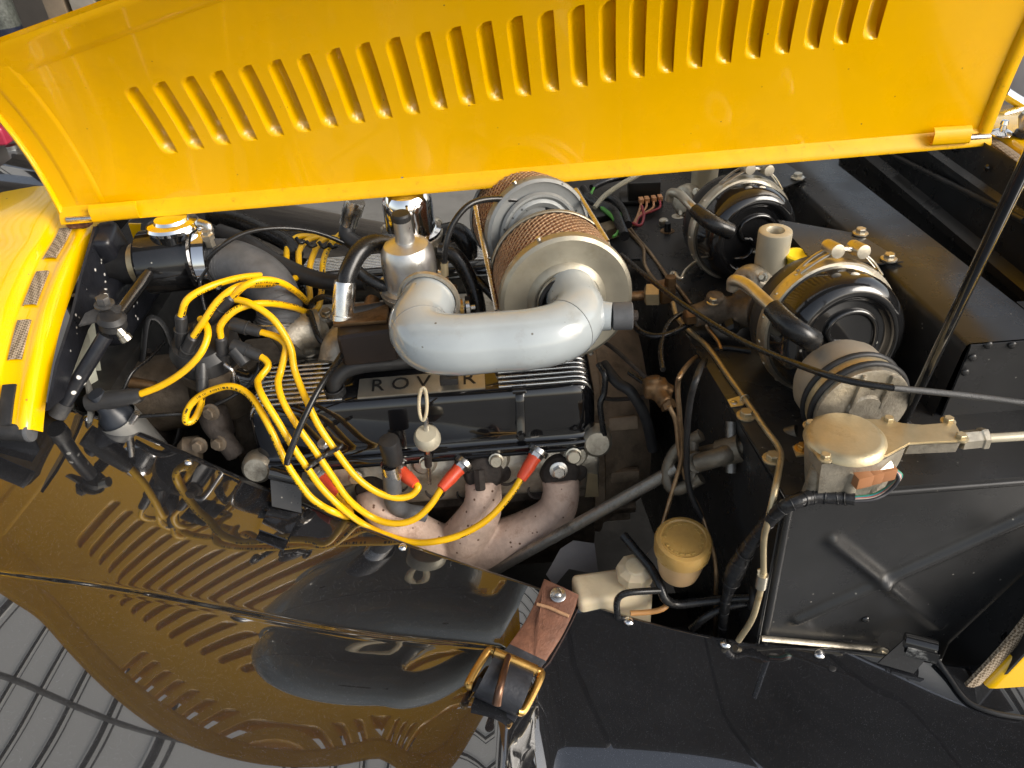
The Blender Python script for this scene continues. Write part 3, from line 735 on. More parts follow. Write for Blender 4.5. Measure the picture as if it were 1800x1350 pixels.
# ================================================================== rocker covers
def rocker(sy, lab):
    e = thing('rocker_cover', lab, 'rocker cover', (-.12, -.17*sy, .68), 'rocker covers')
    base = [(-.105, .69), (-.110, .752), (-.118, .777), (-.133, .7835), (-.165, .778), (-.198, .772), (-.2115, .7685), (-.2185, .760), (-.2235, .738), (-.2275, .712), (-.230, .695), (-.238, .690), (-.2395, .685), (-.2385, .679), (-.23, .677), (-.11, .678)]
    cy, cz = -.172, .70
    x0, x1 = -.353, .109
    secs = [(x0, .70), (x0+.0015, .80), (x0+.005, .88), (x0+.011, .94), (x0+.020, .98), (x0+.032, 1)]
    xs = secs+[(x, 1) for x in (-.25, -.15, -.05, .03)]+[(x1-(a-x0), s) for a, s in reversed(secs)]
    P = catmull([V(0, a, b) for a, b in base], 3, True)
    def fn(i, k):
        x, s = xs[i]; p = P[k % len(P)]; s2 = s if p.z > .693 else max(s, .96)
        return V(x, sy*(cy+(p.y-cy)*s2), cz+(p.z-cz)*(s if p.z > cz else 1))
    me = grid(fn, range(len(xs)), range(len(P)+1), angle=50)
    bm = bmesh.new(); bm.from_mesh(me); bmesh.ops.remove_doubles(bm, verts=bm.verts, dist=1e-5); bmesh.ops.holes_fill(bm, edges=bm.edges, sides=0)
    body = part('body', bmesh_out(bm, 50), black_rocker, e)
    def top(y, o=0): return lerp(.7705, .7835, (y+.2115)/.0785)+o
    pr0, pr1 = at(630, 680, z=.775).x, at(852, 665, z=.775).x
    for k in range(9):
        y = -.1395-.0087*k; z = top(y)
        def rp(xa, xb, ea, eb):
            q = []
            if ea: q += [V(xa-.0085, y*sy+.0*sy, z-.022), V(xa-.004, y*sy, z-.0085), V(xa+.003, y*sy, z-.0025)]
            q += [V(xa+.014, y*sy, z), V(lerp(xa, xb, .35), y*sy, z), V(lerp(xa, xb, .7), y*sy, z), V(xb-.014, y*sy, z)]
            if eb: q += [V(xb-.003, y*sy, z-.0025), V(xb+.004, y*sy, z-.0085), V(xb+.0085, y*sy, z-.022)]
            return tube(q, .0019, 8, 3)
        if k < 3 or sy < 0: part('rib', rp(x0+.012, x1-.012, 1, 1), alu, body)
        else:
            part('rib', rp(x0+.012, pr0-.006, 1, 0), alu, body); part('rib', rp(pr1+.004, x1-.012, 0, 1), alu, body)
    if sy > 0:
        ya, yb = -.2105, -.175; nrm = V(0, -.17, 1).normalized(); upv = V(0, 1, .17).normalized()
        pc = [V(pr0, ya, top(ya)+.001), V(pr1, ya, top(ya)+.001), V(pr1, yb, top(yb)+.001), V(pr0, yb, top(yb)+.001)]
        pt = part('name_plate', sheet(pc, .003, .0006), mat('brushed badge alloy', (.46, .43, .37), .38, .85, var=.12, vs=60), body)
        yc = (ya+yb)/2+.001
        ms = []
        for ch, px in zip('ROVER', (664, 704, 744, 786, 824)):
            x = at(px, 676, z=.775).x
            M_ = Matrix((V(1, 0, 0), upv, nrm)).transposed().to_4x4(); M_.translation = V(x, yc, top(yc)+.0016)
            ms.append(text_mesh(ch, .031, .0006, M_))
        part('lettering', join(*ms), plain('badge black', (.012, .012, .012), .45), pt)
    for px, py, y in ([(478, 684, -.17), (569, 780, -.237)] if sy > 0 else []):
        part('screw', bolt(at(px, py, y=y), (0, -.5, .8), .0055, .004), steel, body)
    return e
rocker(1, 'black near rocker cover with bright ribs and a ROVER name plate')
rocker(-1, 'far rocker cover with bright ribs behind the yellow leads')
# bits fixed on the near cover
cl = thing('cable_clip', 'black steel clip bent over the right part of the near rocker cover', 'clip', at(915, 700, y=-.22))
z_ = .796
P = pl([(893, 655, -.165), (905, 672, -.195), (913, 686, -.2165), (914, 702, -.226), (915, 730, -.232), (916, 768, -.243)])
def strap(P, w, t=.0012, dirx=V(1, 0, 0)):
    Q = catmull(P, 5); n = len(Q); F = frames(Q)
    def fn(i, k):
        nn = F[i][0].cross(dirx).normalized(); o = [(-.5, -1), (-.5, 1), (-.42, 1.6), (.42, 1.6), (.5, 1), (.5, -1), (-.5, -1)][k]
        return Q[i]+dirx*(o[0]*w)+nn*(o[1]*t)
    return grid(fn, range(n), range(7), angle=40)
part('strap', strap(P, .012), black_enamel, cl)
part('pivot', tube([P[2]+V(-.009, -.002, .001), P[2]+V(.009, -.002, .001)], .0042, 10, 1), black_enamel, cl)
part('foot', lathe([(0, 0), (.0065, 0), (.0065, .003), (.004, .006), (0, .006)], P[-1]+V(0, -.001, .003), (0, -1, .2), 14), black_enamel, cl)
sq = at(790, 668, z=.782)
single('breather_block', join(box(.024, .022, .010, Matrix.Translation(sq+V(0, 0, .004)), .0015), lathe([(0, 0), (.005, 0), (.004, .003), (0, .003)], sq+V(0, 0, .009), (0, -.2, 1), 12)), black_satin, 'small square black block covering a letter of the name plate', 'block')

# dipstick
dp = thing('dipstick', 'oil dipstick with pale ring handle in front of the rocker cover', 'dipstick', at(752, 880, y=-.25))
R0 = pl([(741, 683, -.262), (737, 700, -.262), (737, 722, -.262), (741, 737, -.262), (746, 737, -.263), (750, 722, -.263), (750, 700, -.263), (747, 684, -.262)])
part('ring_handle', tube(R0, .0022, 8, 4, closed=True), white_plast, dp)
part('stem', tube(pl([(748, 735, -.263), (750, 765, -.262)]), .0032, 8, 3, flat=.5), steel, dp)
c = at(751, 770, y=-.262); part('cap', lathe([(0, .012), (.013, .012), (.016, .008), (.0175, .0), (.017, -.006), (.010, -.012), (.005, -.016), (0, -.016)], c, (0, -.35, .94), 24), cream_metal, dp)
part('blade', tube(pl([(752, 785, -.258), (753, 812, -.252), (755, 850, -.246)]), .003, 8, 3), steel, dp)
part('guide_tube', tube(pl([(752, 800, -.255), (753, 818, -.25)]), .0052, 10, 3), burnt, dp)
# dipstick tube / breather post in black rubber
pp = thing('breather_hose', 'short upright black breather hose with rubber cap by the red plug boots', 'hose', at(690, 890, y=-.27))
part('cap', lathe([(.0125, -.022), (.0135, -.02), (.0135, .014), (.0125, .0175), (.006, .019), (0, .019)], at(687, 790, y=-.272), (0, -.12, 1), 22), rubber, pp)
part('collar', lathe([(.0122, -.012), (.0122, .012)], at(688, 826, y=-.271), (0, -.12, 1), 22), steel, pp)
part('braided_hose', tube(pl([(688, 832, -.271), (690, 860, -.271), (693, 885, -.268), (715, 900, -.262), (745, 905, -.255)]), .0122, 14, 6), rubber_grey, pp)

# ================================================================== exhaust manifold
def manifold():
    e = thing('exhaust_manifold', 'pinkish heat-stained exhaust manifold below the near rocker cover', 'manifold', at(820, 960, y=-.26))
    A = pl([(984, 838, -0.240), (986, 870, -0.250), (972, 905, -0.258), (925, 935, -0.263), (860, 962, -0.261), (800, 990, -0.248)])
    B = pl([(848, 845, -0.240), (850, 875, -0.253), (843, 905, -0.262), (815, 945, -0.264), (780, 985, -0.248)])
    D = pl([(655, 862, -0.236), (662, 885, -0.248), (695, 915, -0.258), (745, 950, -0.263), (800, 975, -0.253), (850, 1000, -0.240)])
    me = join(tube(A, [.026, .026, .028, .031, .034, .034], 18, 5), tube(B, [.025, .026, .029, .033, .035], 18, 5), tube(D, [.024, .026, .030, .034, .036, .034], 18, 5))
    part('casting', remesh(me, .003, 4), manifold_m, e)
    for px, py, y, s in [(984, 828, -0.240, 1), (850, 830, -0.240, 1), (655, 856, -0.236, .9)]:
        c = at(px, py, y=y)
        fl = part('port_flange', remesh(join(lathe([(0, -.02), (.028*s, -.02), (.029*s, .0), (.024*s, .012), (0, .016)], c, (0, -.9, .35), 20), lathe([(0, -.02), (.018, -.02), (.016, .008), (0, .012)], c+V(.022, .004, -.004), (0, -1, .2), 16)), .0025, 3), burnt, e)
    part('nut', bolt(at(982, 826, y=-.263), (0, -.95, .3), .0085, .008, True), steel, e)
    part('long_nut', lathe([(0, 0), (.008, 0), (.008, .026), (.006, .028), (.004, .024), (0, .024)], at(842, 826, y=-.25), (0, -.55, -.8), 6), burnt, e)
    part('heat_tag', sheet(pl([(1033, 832, -0.240), (1050, 834, -0.240), (1052, 872, -0.240), (1028, 873, -0.240)]), .001), gold_zinc, e)
manifold()

# ================================================================== spark plugs and leads
def plug(bx, tip, y0, y1, lab):
    pass
def inside(P, m_=.010):
    for i, p in enumerate(P):      # keep clear of the valance lip
        lim = y_lip(p.x)+m_
        if p.z < g(p.x)+.03 and p.y < lim:
            px_ = (p-CAM); P[i] = CAM+px_*((lim-CAM.y)/px_.y)
    return P
def lead(pts, lab, r=.0046, ends=(), grp='yellow ignition leads'):
    P = inside(pl(pts)); e = thing('ignition_lead', lab, 'ignition lead', P[-1], grp)
    part('cable', tube(P, r, 12, 8), lead_yellow, e)
    for kind, a, b in ends:
        a, b = at(*a[:2], y=a[2]), at(*b[:2], y=b[2]); ax = (b-a); L_ = ax.length
        if kind == 'cap':     # black distributor cap boot: cable enters at a, b is on the cap
            o = part('boot', lathe([(.0045, -.002), (.0072, 0), (.0078, .003), (.0080, L_*.42), (.0092, L_*.45), (.0096, L_*.9), (.0088, L_), (0, L_)], a, ax, 18), boot_black, e)
            part('boot_rib', lathe([(.0080, L_*.425), (.0099, L_*.43), (.0099, L_*.46), (.0092, L_*.465)], a, ax, 18), boot_black, o)
        else:                 # red plug boot and the plug's hexagon
            o = part('plug_boot', lathe([(.0045, -.003), (.0068, -.002), (.0075, .002), (.0085, L_*.35), (.0092, L_*.55), (.0088, L_*.8), (.0098, L_), (0, L_)], a, ax, 18), red_boot, e)
            part('spark_plug', join(lathe([(.0088, -.002), (.0105, 0), (.0105, .006), (.0135, .0065), (.0135, .0075)], b, ax, 6, 20), lathe([(.0145, .006), (.0145, .012), (0, .012)], b, ax, 20)), steel, o)
    return e
# leads from the distributor to the near bank
lead([(413, 526, -.150), (441, 534, -.16), (476, 557, -.17), (499, 587, -.18), (512, 615, -.19), (517, 647, -.20), (527, 676, -.215), (539, 704, -.232), (560, 748, -.250), (592, 795, -.264), (625, 837, -.274), (661, 864, -.280), (696, 875, -.282), (722, 871, -.278), (735, 857, -.272), (729, 849, -.266)],
     'yellow lead arching down to the red boot beside the black hose', ends=[('plug', (729, 850, -.267), (706, 830, -.250))])
lead([(455, 583, -.165), (486, 592, -.172), (502, 607, -.18), (499, 630, -.19), (493, 655, -.20), (489, 675, -.215), (498, 707, -.235), (524, 751, -.254), (554, 793, -.267), (584, 837, -.277), (613, 878, -.285), (652, 908, -.291), (690, 920, -.294), (726, 914, -.292), (755, 890, -.285), (777, 857, -.273)],
     'yellow lead looping low to the middle red plug boot', ends=[('plug', (777, 857, -.273), (807, 824, -.250)), ('cap', (457, 583, -.165), (407, 569, -.155))])
lead([(455, 625, -.175), (468, 634, -.18), (471, 645, -.187), (458, 662, -.20), (453, 673, -.213), (462, 698, -.238), (489, 742, -.257), (518, 790, -.272), (542, 825, -.281), (566, 858, -.288), (601, 893, -.296), (637, 920, -.302), (681, 941, -.306), (726, 953, -.309), (770, 951, -.310), (815, 938, -.308), (859, 911, -.301), (896, 871, -.286), (918, 838, -.270)],
     'longest yellow lead sweeping across the manifold to the right plug', ends=[('plug', (917, 840, -.270), (940, 803, -.250)), ('cap', (457, 626, -.175), (408, 607, -.165))])
lead([(355, 690, -.19), (352, 715, -.195), (340, 738, -.205), (327, 741, -.21), (329, 722, -.205), (344, 702, -.20), (370, 687, -.20), (403, 679, -.205), (430, 688, -.215), (452, 712, -.235), (477, 757, -.258), (492, 790, -.270), (506, 818, -.278), (539, 866, -.29), (563, 887, -.295), (590, 901, -.298), (612, 908, -.295), (616, 900, -.285), (605, 882, -.275), (592, 865, -.266)],
     'yellow lead looped beside the distributor, running to the front plug', ends=[('plug', (592, 866, -.266), (567, 840, -.248)), ('cap', (356, 688, -.19), (355, 638, -.17))])
# leads to the far bank
F_ = .0042
lead([(318, 556, -.16), (330, 526, -.155), (368, 504, -.14), (418, 489, -.11), (461, 484, -.08), (500, 480, -.03), (503, 456, .02), (506, 434, .06), (522, 417, .08), (548, 416, .10), (585, 422, .12), (625, 430, .14)],
     'yellow lead rising highest over the black hose to the far bank', ends=[('cap', (318, 556, -.16), (321, 608, -.15))])
lead([(340, 592, -.17), (363, 557, -.165), (386, 526, -.155), (421, 503, -.14), (471, 499, -.10), (519, 489, -.05), (525, 466, .01), (526, 441, .05), (541, 422, .075), (565, 418, .10), (600, 426, .12)],
     'yellow lead second from the top, curving to the far bank clip', ends=[('cap', (340, 592, -.17), (318, 640, -.155))])
lead([(408, 522, -.15), (431, 502, -.15), (461, 492, -.14), (494, 497, -.12), (522, 514, -.09), (541, 531, -.05), (545, 520, -.02), (543, 496, .01), (545, 466, .03), (556, 436, .06), (569, 421, .08), (590, 418, .10)],
     'yellow lead humped over the radiator hose to the far bank', ends=[('cap', (408, 522, -.15), (367, 562, -.14))])
lead([(388, 594, -.165), (388, 572, -.165), (411, 547, -.16), (444, 535, -.15), (481, 534, -.13), (519, 541, -.10), (542, 549, -.07), (560, 539, -.04), (566, 501, .0), (568, 461, .03), (580, 431, .06), (600, 410, .08)],
     'yellow lead lowest of those dipping behind to the far bank', ends=[('cap', (388, 594, -.165), (396, 648, -.155))])
# coil lead
lead([(352, 560, -.15), (364, 575, -.165), (364, 596, -.18), (350, 625, -.195), (320, 655, -.20), (281, 679, -.20), (237, 696, -.20)],
     'yellow coil lead running left from the distributor to the ignition coil', ends=[('cap', (237, 696, -.2), (172, 704, -.2))])
# clip that holds the far leads
lc = thing('lead_clip', 'black comb clip holding the four far yellow leads', 'clip', at(545, 432, y=.06))
for a, b in zip([(520, 418), (538, 424), (560, 425), (578, 428)], [(536, 424), (556, 430), (578, 432), (592, 432)]):
    part('clip_arm', tube([at(*a, y=.055), at((a[0]+b[0])/2, b[1]+3, y=.05), at(*b, y=.055)], .003, 8, 3), rubber_gloss, lc)

# distributor
db = thing('distributor', 'black distributor cap ringed by plug lead boots', 'distributor', at(368, 720, y=-.13))
c = at(368, 625, y=-.13)
part('cap', lathe([(0, .0), (.045, .0), (.046, .022), (.038, .034), (.020, .038), (0, .038)], c, (0, -.25, 1), 32), boot_black, db)
part('body', lathe([(.036, -.10), (.038, -.04), (.047, -.02), (.047, .0), (0, .0)], c, (0, -.25, 1), 28), alu_dirty, db)
part('clip', tube(pl([(395, 640, -.175), (410, 655, -.18), (414, 690, -.17)]), .003, 8, 4), steel, db)
for a, b in [((350, 575, -.16), (335, 606, -.15)), ((432, 640, -.18), (412, 615, -.17))]:
    a, b = at(*a[:2], y=a[2]), at(*b[:2], y=b[2]); part('spare_boot', lathe([(0, 0), (.008, 0), (.0095, .02), (.0095, (b-a).length), (0, (b-a).length)], a, b-a, 16), boot_black, db)
va = lathe([(0, -.012), (.034, -.012), (.038, -.004), (.038, .004), (.03, .012), (.01, .016), (0, .016)], at(498, 585, y=-.13), (.3, -.5, .8), 28)
part('vacuum_unit', tube(pl([(410, 660, -.15), (440, 668, -.15), (470, 650, -.14)]), .014, 12, 4), black_enamel, db)
# coil
ic = thing('ignition_coil', 'ignition coil with black tower at the front of the bay', 'coil', at(195, 745, y=-.19))
c = at(195, 722, y=-.195)
part('tower', lathe([(0, .035), (.010, .035), (.012, .02), (.014, .004), (.020, -.004), (.024, -.02), (0, -.02)], c, (-.15, -.2, 1), 22), plain('blue black bakelite', (.022, .026, .034), .3), ic)
part('can', lathe([(.026, -.012), (.027, -.016), (.027, -.10), (0, -.10)], c, (-.15, -.2, 1), 24), plain('coil can', (.25, .25, .24), .4, metal=.6), ic)
part('boot', lathe([(.0, -.018), (.012, -.016), (.0125, .02), (.010, .05), (.008, .056), (0, .056)], at(176, 705, y=-.2), at(237, 696, y=-.2)-at(176, 705, y=-.2), 18), boot_black, ic)
part('terminal', tube(pl([(222, 752, -.2), (233, 738, -.205), (241, 726, -.207)]), .0045, 8, 3), steel, ic)
# ================================================================== far wing
def far_wing():
    e = thing('front_wing', 'far black front wing glimpsed under the bonnet edge', 'wing', (-.1, .5, .5))
    P = [(.30, .70), (.31, .715), (.36, .70), (.44, .69), (.50, .70), (.58, .70), (.68, .66), (.78, .55), (.84, .40)]
    def fn(x, k): return V(x, P[k][0]-.06*(.3-x)*.4, P[k][1]-.045+(g(x)-.60)*.7)
    part('panel', grid(fn, [-.95+.05*i for i in range(36)], range(9), angle=70), black_gloss, e)
    return e
far_wing()

# ================================================================== carburettors
def carb(dx, dy, dz, lab, bright):
    O = V(dx, dy, dz)
    c = at(725, 500, y=-.10)+O; up = V(0, -.06, 1).normalized()
    e = thing('carburettor', lab, 'carburettor', c-V(0, 0, .08), 'carburettors')
    part('suction_chamber', lathe([(.040, -.004), (.043, -.004), (.043, .002), (.0365, .004), (.036, .040), (.0345, .052), (.029, .061), (.020, .0655), (.0135, .067), (0, .067)], c, up, 40, 30), bright, e)
    d = part('dashpot', lathe([(.0135, .064), (.0125, .072), (.0115, .092), (.0115, .098), (0, .098)], c, up, 24), bright, e)
    part('dashpot_cap', lathe([(.0118, .096), (.0122, .097), (.0122, .103), (.011, .106), (0, .106)], c, up, 18, 20), rubber, d)
    part('piston_body', lathe([(.028, -.055), (.038, -.05), (.040, -.02), (.043, -.014), (.045, -.004), (.0, -.004)], c, up, 30), alu_cast, e)
    part('throat', lathe([(.034, -.06), (.036, .0), (.038, .03), (.034, .032), (.03, .0)], c+V(0, 0, -.035), (.18, -1, .05), 30), alu_cast, e)
    for a in (35, 155, 275):
        p = c+V(math.cos(R_(a))*.043, math.sin(R_(a))*.043, -.004)
        part('lug', lathe([(0, -.012), (.0085, -.012), (.0085, .004), (0, .004)], p, up, 14), alu_cast, e)
        part('lug_screw', lathe([(0, 0), (.005, 0), (.005, .004), (.0035, .005), (0, .005)], p+V(0, 0, .004), up, 12), zinc, e)
    return e
carb(0, 0, 0, 'near carburettor with bright domed suction chamber and dashpot', alu_satin)
carb(-.004, .115, .026, 'far carburettor whose chrome dome shows under the bonnet edge', chrome)
# pedestal under the near carburettor
cp = thing('carburettor_adaptor', 'dark brown insulating block below the near carburettor', 'adaptor', at(650, 610, y=-.15))
c = at(648, 590, y=-.15)
part('block', box(.075, .07, .05, Matrix.Translation(c) @ Matrix.Rotation(.1, 4, 'Z'), .010, 3), plain('brown black insulator', (.022, .014, .011), .4), cp)
part('plate', box(.07, .05, .006, Matrix.Translation(c+V(-.005, .01, .028)), .002), brass_old, cp)
part('hose_union', tube(pl([(655, 528, -.10), (650, 545, -.12), (652, 560, -.135)]), .010, 12, 3), brass_old, cp)
# throttle linkage between the carburettors
tl = thing('throttle_linkage', 'brass and steel throttle linkage beside the near carburettor', 'linkage', at(820, 560, y=-.10))
part('spindle', tube(pl([(790, 545, -.105), (835, 540, -.10)]), .004, 8, 2), steel, tl)
for px, m_, r in ((800, steel, .011), (811, brass, .012), (822, steel, .0125)):
    a = at(px, 540, y=-.105); part('lever', lathe([(0, -.0025), (r, -.0025), (r, .0025), (0, .0025)], a, (1, .1, 0), 18), m_, tl)
part('arm', sheet(pl([(817, 520, -.104), (826, 520, -.104), (829, 562, -.104), (816, 562, -.104)]), .003), burnt, tl)
sw = at(779, 500, y=-.115)
part('cable_stop', join(box(.016, .016, .014, Matrix.Translation(sw), .002), lathe([(0, 0), (.006, 0), (.006, .012), (0, .012)], at(786, 506, y=-.118), (.9, -.4, 0), 12)), brass_old, tl)

# ================================================================== grey intake pipe (U-shaped, lies level) with rubber bung
ip = thing('intake_pipe', 'glossy grey U-shaped intake pipe from carburettor to air filter', 'pipe', at(880, 610, y=-.27)-V(0, 0, .04))
Zp = .893
IP = [at(757, 522, z=Zp+.004), at(746, 545, z=Zp+.004), at(736, 572, z=Zp+.002), at(752, 598, z=Zp), at(800, 606, z=Zp), at(870, 601, z=Zp), at(935, 596, z=Zp), at(988, 582, z=Zp), at(1014, 555, z=Zp), at(1008, 528, z=Zp), at(998, 506, z=Zp)]
part('pipe', tube(IP, [.034, .0345, .0355, .036, .0355, .035, .035, .0352, .0345, .033, .033], 36, 8), pipe_grey, ip)
Qi = catmull(IP, 8); Fi = frames(Qi)
for i in (19, 58): part('weld_seam', ring(Qi[i], Fi[i][0], .0356 if i == 19 else .0352, .0006, 48, 6), mat('weld seam', (.2, .21, .21), .4), ip)
a, b = at(1030, 554, z=Zp-.002), at(1076, 556, z=Zp-.002)
part('stub', tube([a, a.lerp(b, .5), b], [.026, .019, .0165], 24, 4), pipe_grey, ip)
b2 = at(1112, 555, z=Zp-.002); bd = b2-b
part('rubber_bung', lathe([(.014, 0), (.0165, .001), (.0168, bd.length*.95), (.015, bd.length), (0, bd.length)], b, bd, 24), rubber_grey, ip)
part('bung_clip', lathe([(0, 0), (.007, 0), (.006, .006), (0, .007)], b2, bd, 10), burnt, ip)
part('start_flange', lathe([(.036, -.004), (.0395, -.003), (.0395, .003), (.036, .004)], IP[0]+(IP[1]-IP[0])*.3, IP[1]-IP[0], 36), alu_cast, ip)

# ================================================================== air filters
def filt(cf, ax, Rr, Ln, lab, plate, name_sub, collar):
    ax = Vector(ax).normalized()
    e = thing('air_filter', lab, 'air filter', cf-ax*Ln*.5-V(0, 0, Rr), 'pancake air filters')
    # cf: centre of the plate facing the viewer, ax points to the viewer
    part('front_plate', lathe([(.034, -.001), (.036, .004), (.042, .0065), (.047, .004), (.050, .0005), (.062, .0), (.070, .003), (Rr*.93, .004), (Rr*.985, .001), (Rr, -.004), (Rr*.995, -.012), (Rr*.97, -.012), (Rr*.965, -.002), (.04, -.004)], cf, ax, 64, 30), plate, e)
    if collar:
        part('rubber_collar', lathe([(.0345, -.004), (.0372, -.002), (.0385, .008), (.0372, .012), (.0385, .016), (.0365, .019), (.0345, .019)], cf, ax, 48, 50), rubber, e)
        part('hose_clamp', lathe([(.0386, .005), (.0392, .006), (.0392, .012), (.0386, .013)], cf, ax, 48), steel, e)
    else:
        part('centre_cap', lathe([(.046, .004), (.05, .0075), (.053, .0075), (.056, .004)], cf, ax, 48), plate, e)
        part('inner_disc', lathe([(0, .001), (.05, .001)], cf, ax, 40), plate, e)
    Rd = Rr*.945; bk = cf-ax*Ln
    part('foam', lathe([(Rd-.004, -.004), (Rd-.004, -Ln+.002)], cf, ax, 64), foam, e)
    part('back_plate', lathe([(0, -.002), (Rr*.97, -.002), (Rr, .0), (Rr, .007), (Rr*.985, .008), (Rd-.002, .002), (0, .002)], bk, ax, 64, 30), plate, e)
    # expanded-metal lattice: two families of helical wires
    M_ = frame_mat(cf, ax); vs = []; fs = []; n = 46
    def strand(k, s):
        st_ = 6; w = .0011; base = len(vs)
        for j in range(st_+1):
            t = j/st_; a = 2*math.pi*(k/n)+s*t*Ln/(Rd)*1.0
            for off in (-w, w):
                aa = a+off/Rd*s*1.2
                for rr in (Rd, Rd+.0018): vs.append(M_ @ V(rr*math.cos(aa), rr*math.sin(aa), -.004-t*(Ln-.006)-off))
        for j in range(st_):
            p = base+j*4; q = p+4
            fs.extend([(p, p+1, q+1, q), (p+1, p+3, q+3, q+1), (p+3, p+2, q+2, q+3)])
    for k in range(n): strand(k, 1); strand(k, -1)
    o = part('wire_mesh', mesh(vs, fs, 30), wire, e); o['kind'] = 'stuff'
    for a in (20, 200):
        u = M_ @ V(math.cos(R_(a))*(Rr+.001), math.sin(R_(a))*(Rr+.001), -.004)
        part('screw', lathe([(0, 0), (.003, 0), (.003, .004), (0, .004)], u, u-cf, 10), steel, e)
    return e
def tilted(p, phi, ix, iy):
    """an axis that points at the viewer's side, turned by phi towards image direction (ix right, iy down)"""
    v = (CAM-p).normalized(); h = (RT*ix-UP*iy).normalized(); return v*math.cos(R_(phi))+h*math.sin(R_(phi))
cf = at(996, 527, y=-.19)
filt(cf, tilted(cf, 28, .45, .9), .085, .098, 'near air filter with dull metal plate, wire mesh and grey pipe', filter_plate, '', True)
c2 = at(947, 408, y=-.06)
filt(c2, tilted(c2, 28, .75, .65), .074, .085, 'far air filter with speckled grey plate behind the near one', filter_grey, '', False)
# stay rods of the filters
for a, b, lab in (((836, 362, -.03), (874, 545, -.165), 'thin steel stay rod left of the air filters'), ((1012, 332, -.02), (1068, 424, -.12), 'thin steel stay rod right of the far air filter')):
    single('stay_rod', tube(pl([a, b]), .0035, 8, 2, flat=.6), steel, lab, 'rod', 'filter stay rods')

# ================================================================== hoses and black pipes on top of the engine
def hose(nm, pts, r, m_, lab, cat='hose', n=14, parts=(), grp=None):
    P = pl(pts)
    if not parts: return single(nm, tube(P, r, n, 7), m_, lab, cat, grp)
    e = thing(nm, lab, cat, P[0]-V(0, 0, r if isinstance(r, float) else r[0]), grp); part('hose', tube(P, r, n, 7), m_, e)
    for pn, me, mm in parts: part(pn, me, mm, e)
    return e
# thermostat / header tank on the front left
ht = thing('header_tank', 'black cylindrical water header with chrome filler neck', 'header tank', at(305, 500, y=-.02))
a, b = at(258, 462, y=-.02), at(356, 450, y=-.02); ax = (b-a); L_ = ax.length
part('barrel', lathe([(0, -.002), (.040, -.002), (.045, .003), (.045, L_*.9), (.040, L_), (0, L_)], a, ax, 36), black_enamel, ht)
part('end_flange', lathe([(.040, L_*.92), (.052, L_*.93), (.053, L_*1.0), (.046, L_*1.02), (0, L_*1.02)], a, ax, 36), black_enamel, ht)
nk = at(308, 408, y=-.02)
part('filler_neck', lathe([(.032, -.03), (.030, .002), (.031, .006), (0, .006)], nk, (0, 0, 1), 28), black_enamel, ht)
part('filler_cap', lathe([(.030, .004), (.0345, .006), (.036, .011), (.034, .015), (.024, .017), (.022, .021), (0, .022)], nk, (0, 0, 1), 32), chrome, ht)
part('clamp_bolt', tube(pl([(350, 392, -.03), (366, 398, -.035), (369, 412, -.035)]), .006, 10, 3), steel, ht)
part('sensor', lathe([(.007, 0), (.007, .01), (.009, .011), (.009, .018), (.006, .019), (.006, .024), (0, .024)], at(371, 432, y=-.04), (0, -.1, 1), 6, 20), zinc, ht)
part('chrome_clamp', lathe([(.0465, L_*1.02), (.0475, L_*1.02), (.0475, L_*1.22), (.0465, L_*1.22)], a, ax+V(0, 0, -.004), 36), chrome, ht)
hose('top_hose', [(190, 462, .0), (225, 465, -.01), (262, 464, -.02)], .028, rubber, 'short black top hose from cowl to header tank', parts=[
    ('hose_clamp', lathe([(.0285, -.006), (.0298, -.005), (.0298, .008), (.0285, .009)], at(246, 464, y=-.017), ax, 32), gold_zinc),
    ('hose_clamp', lathe([(.0285, -.012), (.0298, -.011), (.0298, .011), (.0285, .012)], at(196, 462, y=.0), ax, 32), black_enamel)])
hose('radiator_hose', [(370, 462, -.02), (410, 464, -.03), (450, 482, -.05), (480, 510, -.07), (492, 545, -.08), (488, 580, -.09)], [.034, .034, .034, .033, .031, .030], rubber_grey, 'fat ribbed grey radiator hose curving down behind the leads', n=22, parts=[
    ('hose_clamp', lathe([(.0315, -.006), (.033, -.005), (.033, .005), (.0315, .006)], at(489, 565, y=-.085), V(0, -.2, -1), 28), steel),
    ('ribbing', (lambda Q: join(*[ring(Q[i], frames(Q)[i][0], .0335-.003*i/len(Q), .0011, 30, 6) for i in range(2, len(Q)-2)]))(catmull(pl([(370, 462, -.02), (410, 464, -.03), (450, 482, -.05), (480, 510, -.07), (492, 545, -.08), (488, 580, -.09)]), 6)), rubber_grey)])
hose('heater_hose', [(385, 408, .02), (430, 425, .0), (475, 455, -.02), (520, 478, -.035), (560, 492, -.045), (600, 497, -.05), (640, 495, -.05)], .0125, rubber, 'long dark heater hose crossing behind the yellow leads')
hose('heater_hose', [(365, 382, .09), (410, 385, .09), (460, 405, .08), (505, 428, .07), (520, 450, .05)], .013, rubber_gloss, 'glossy black hose under the bonnet edge by the filler cap')
hose('vent_pipe', [(375, 500, -.06), (362, 470, -.06), (380, 440, -.06), (430, 410, -.04), (490, 401, -.02), (550, 407, 0), (600, 425, .01), (628, 440, .01)], .0032, rubber_gloss, 'thin black pipe arching over from the header tank', n=8)
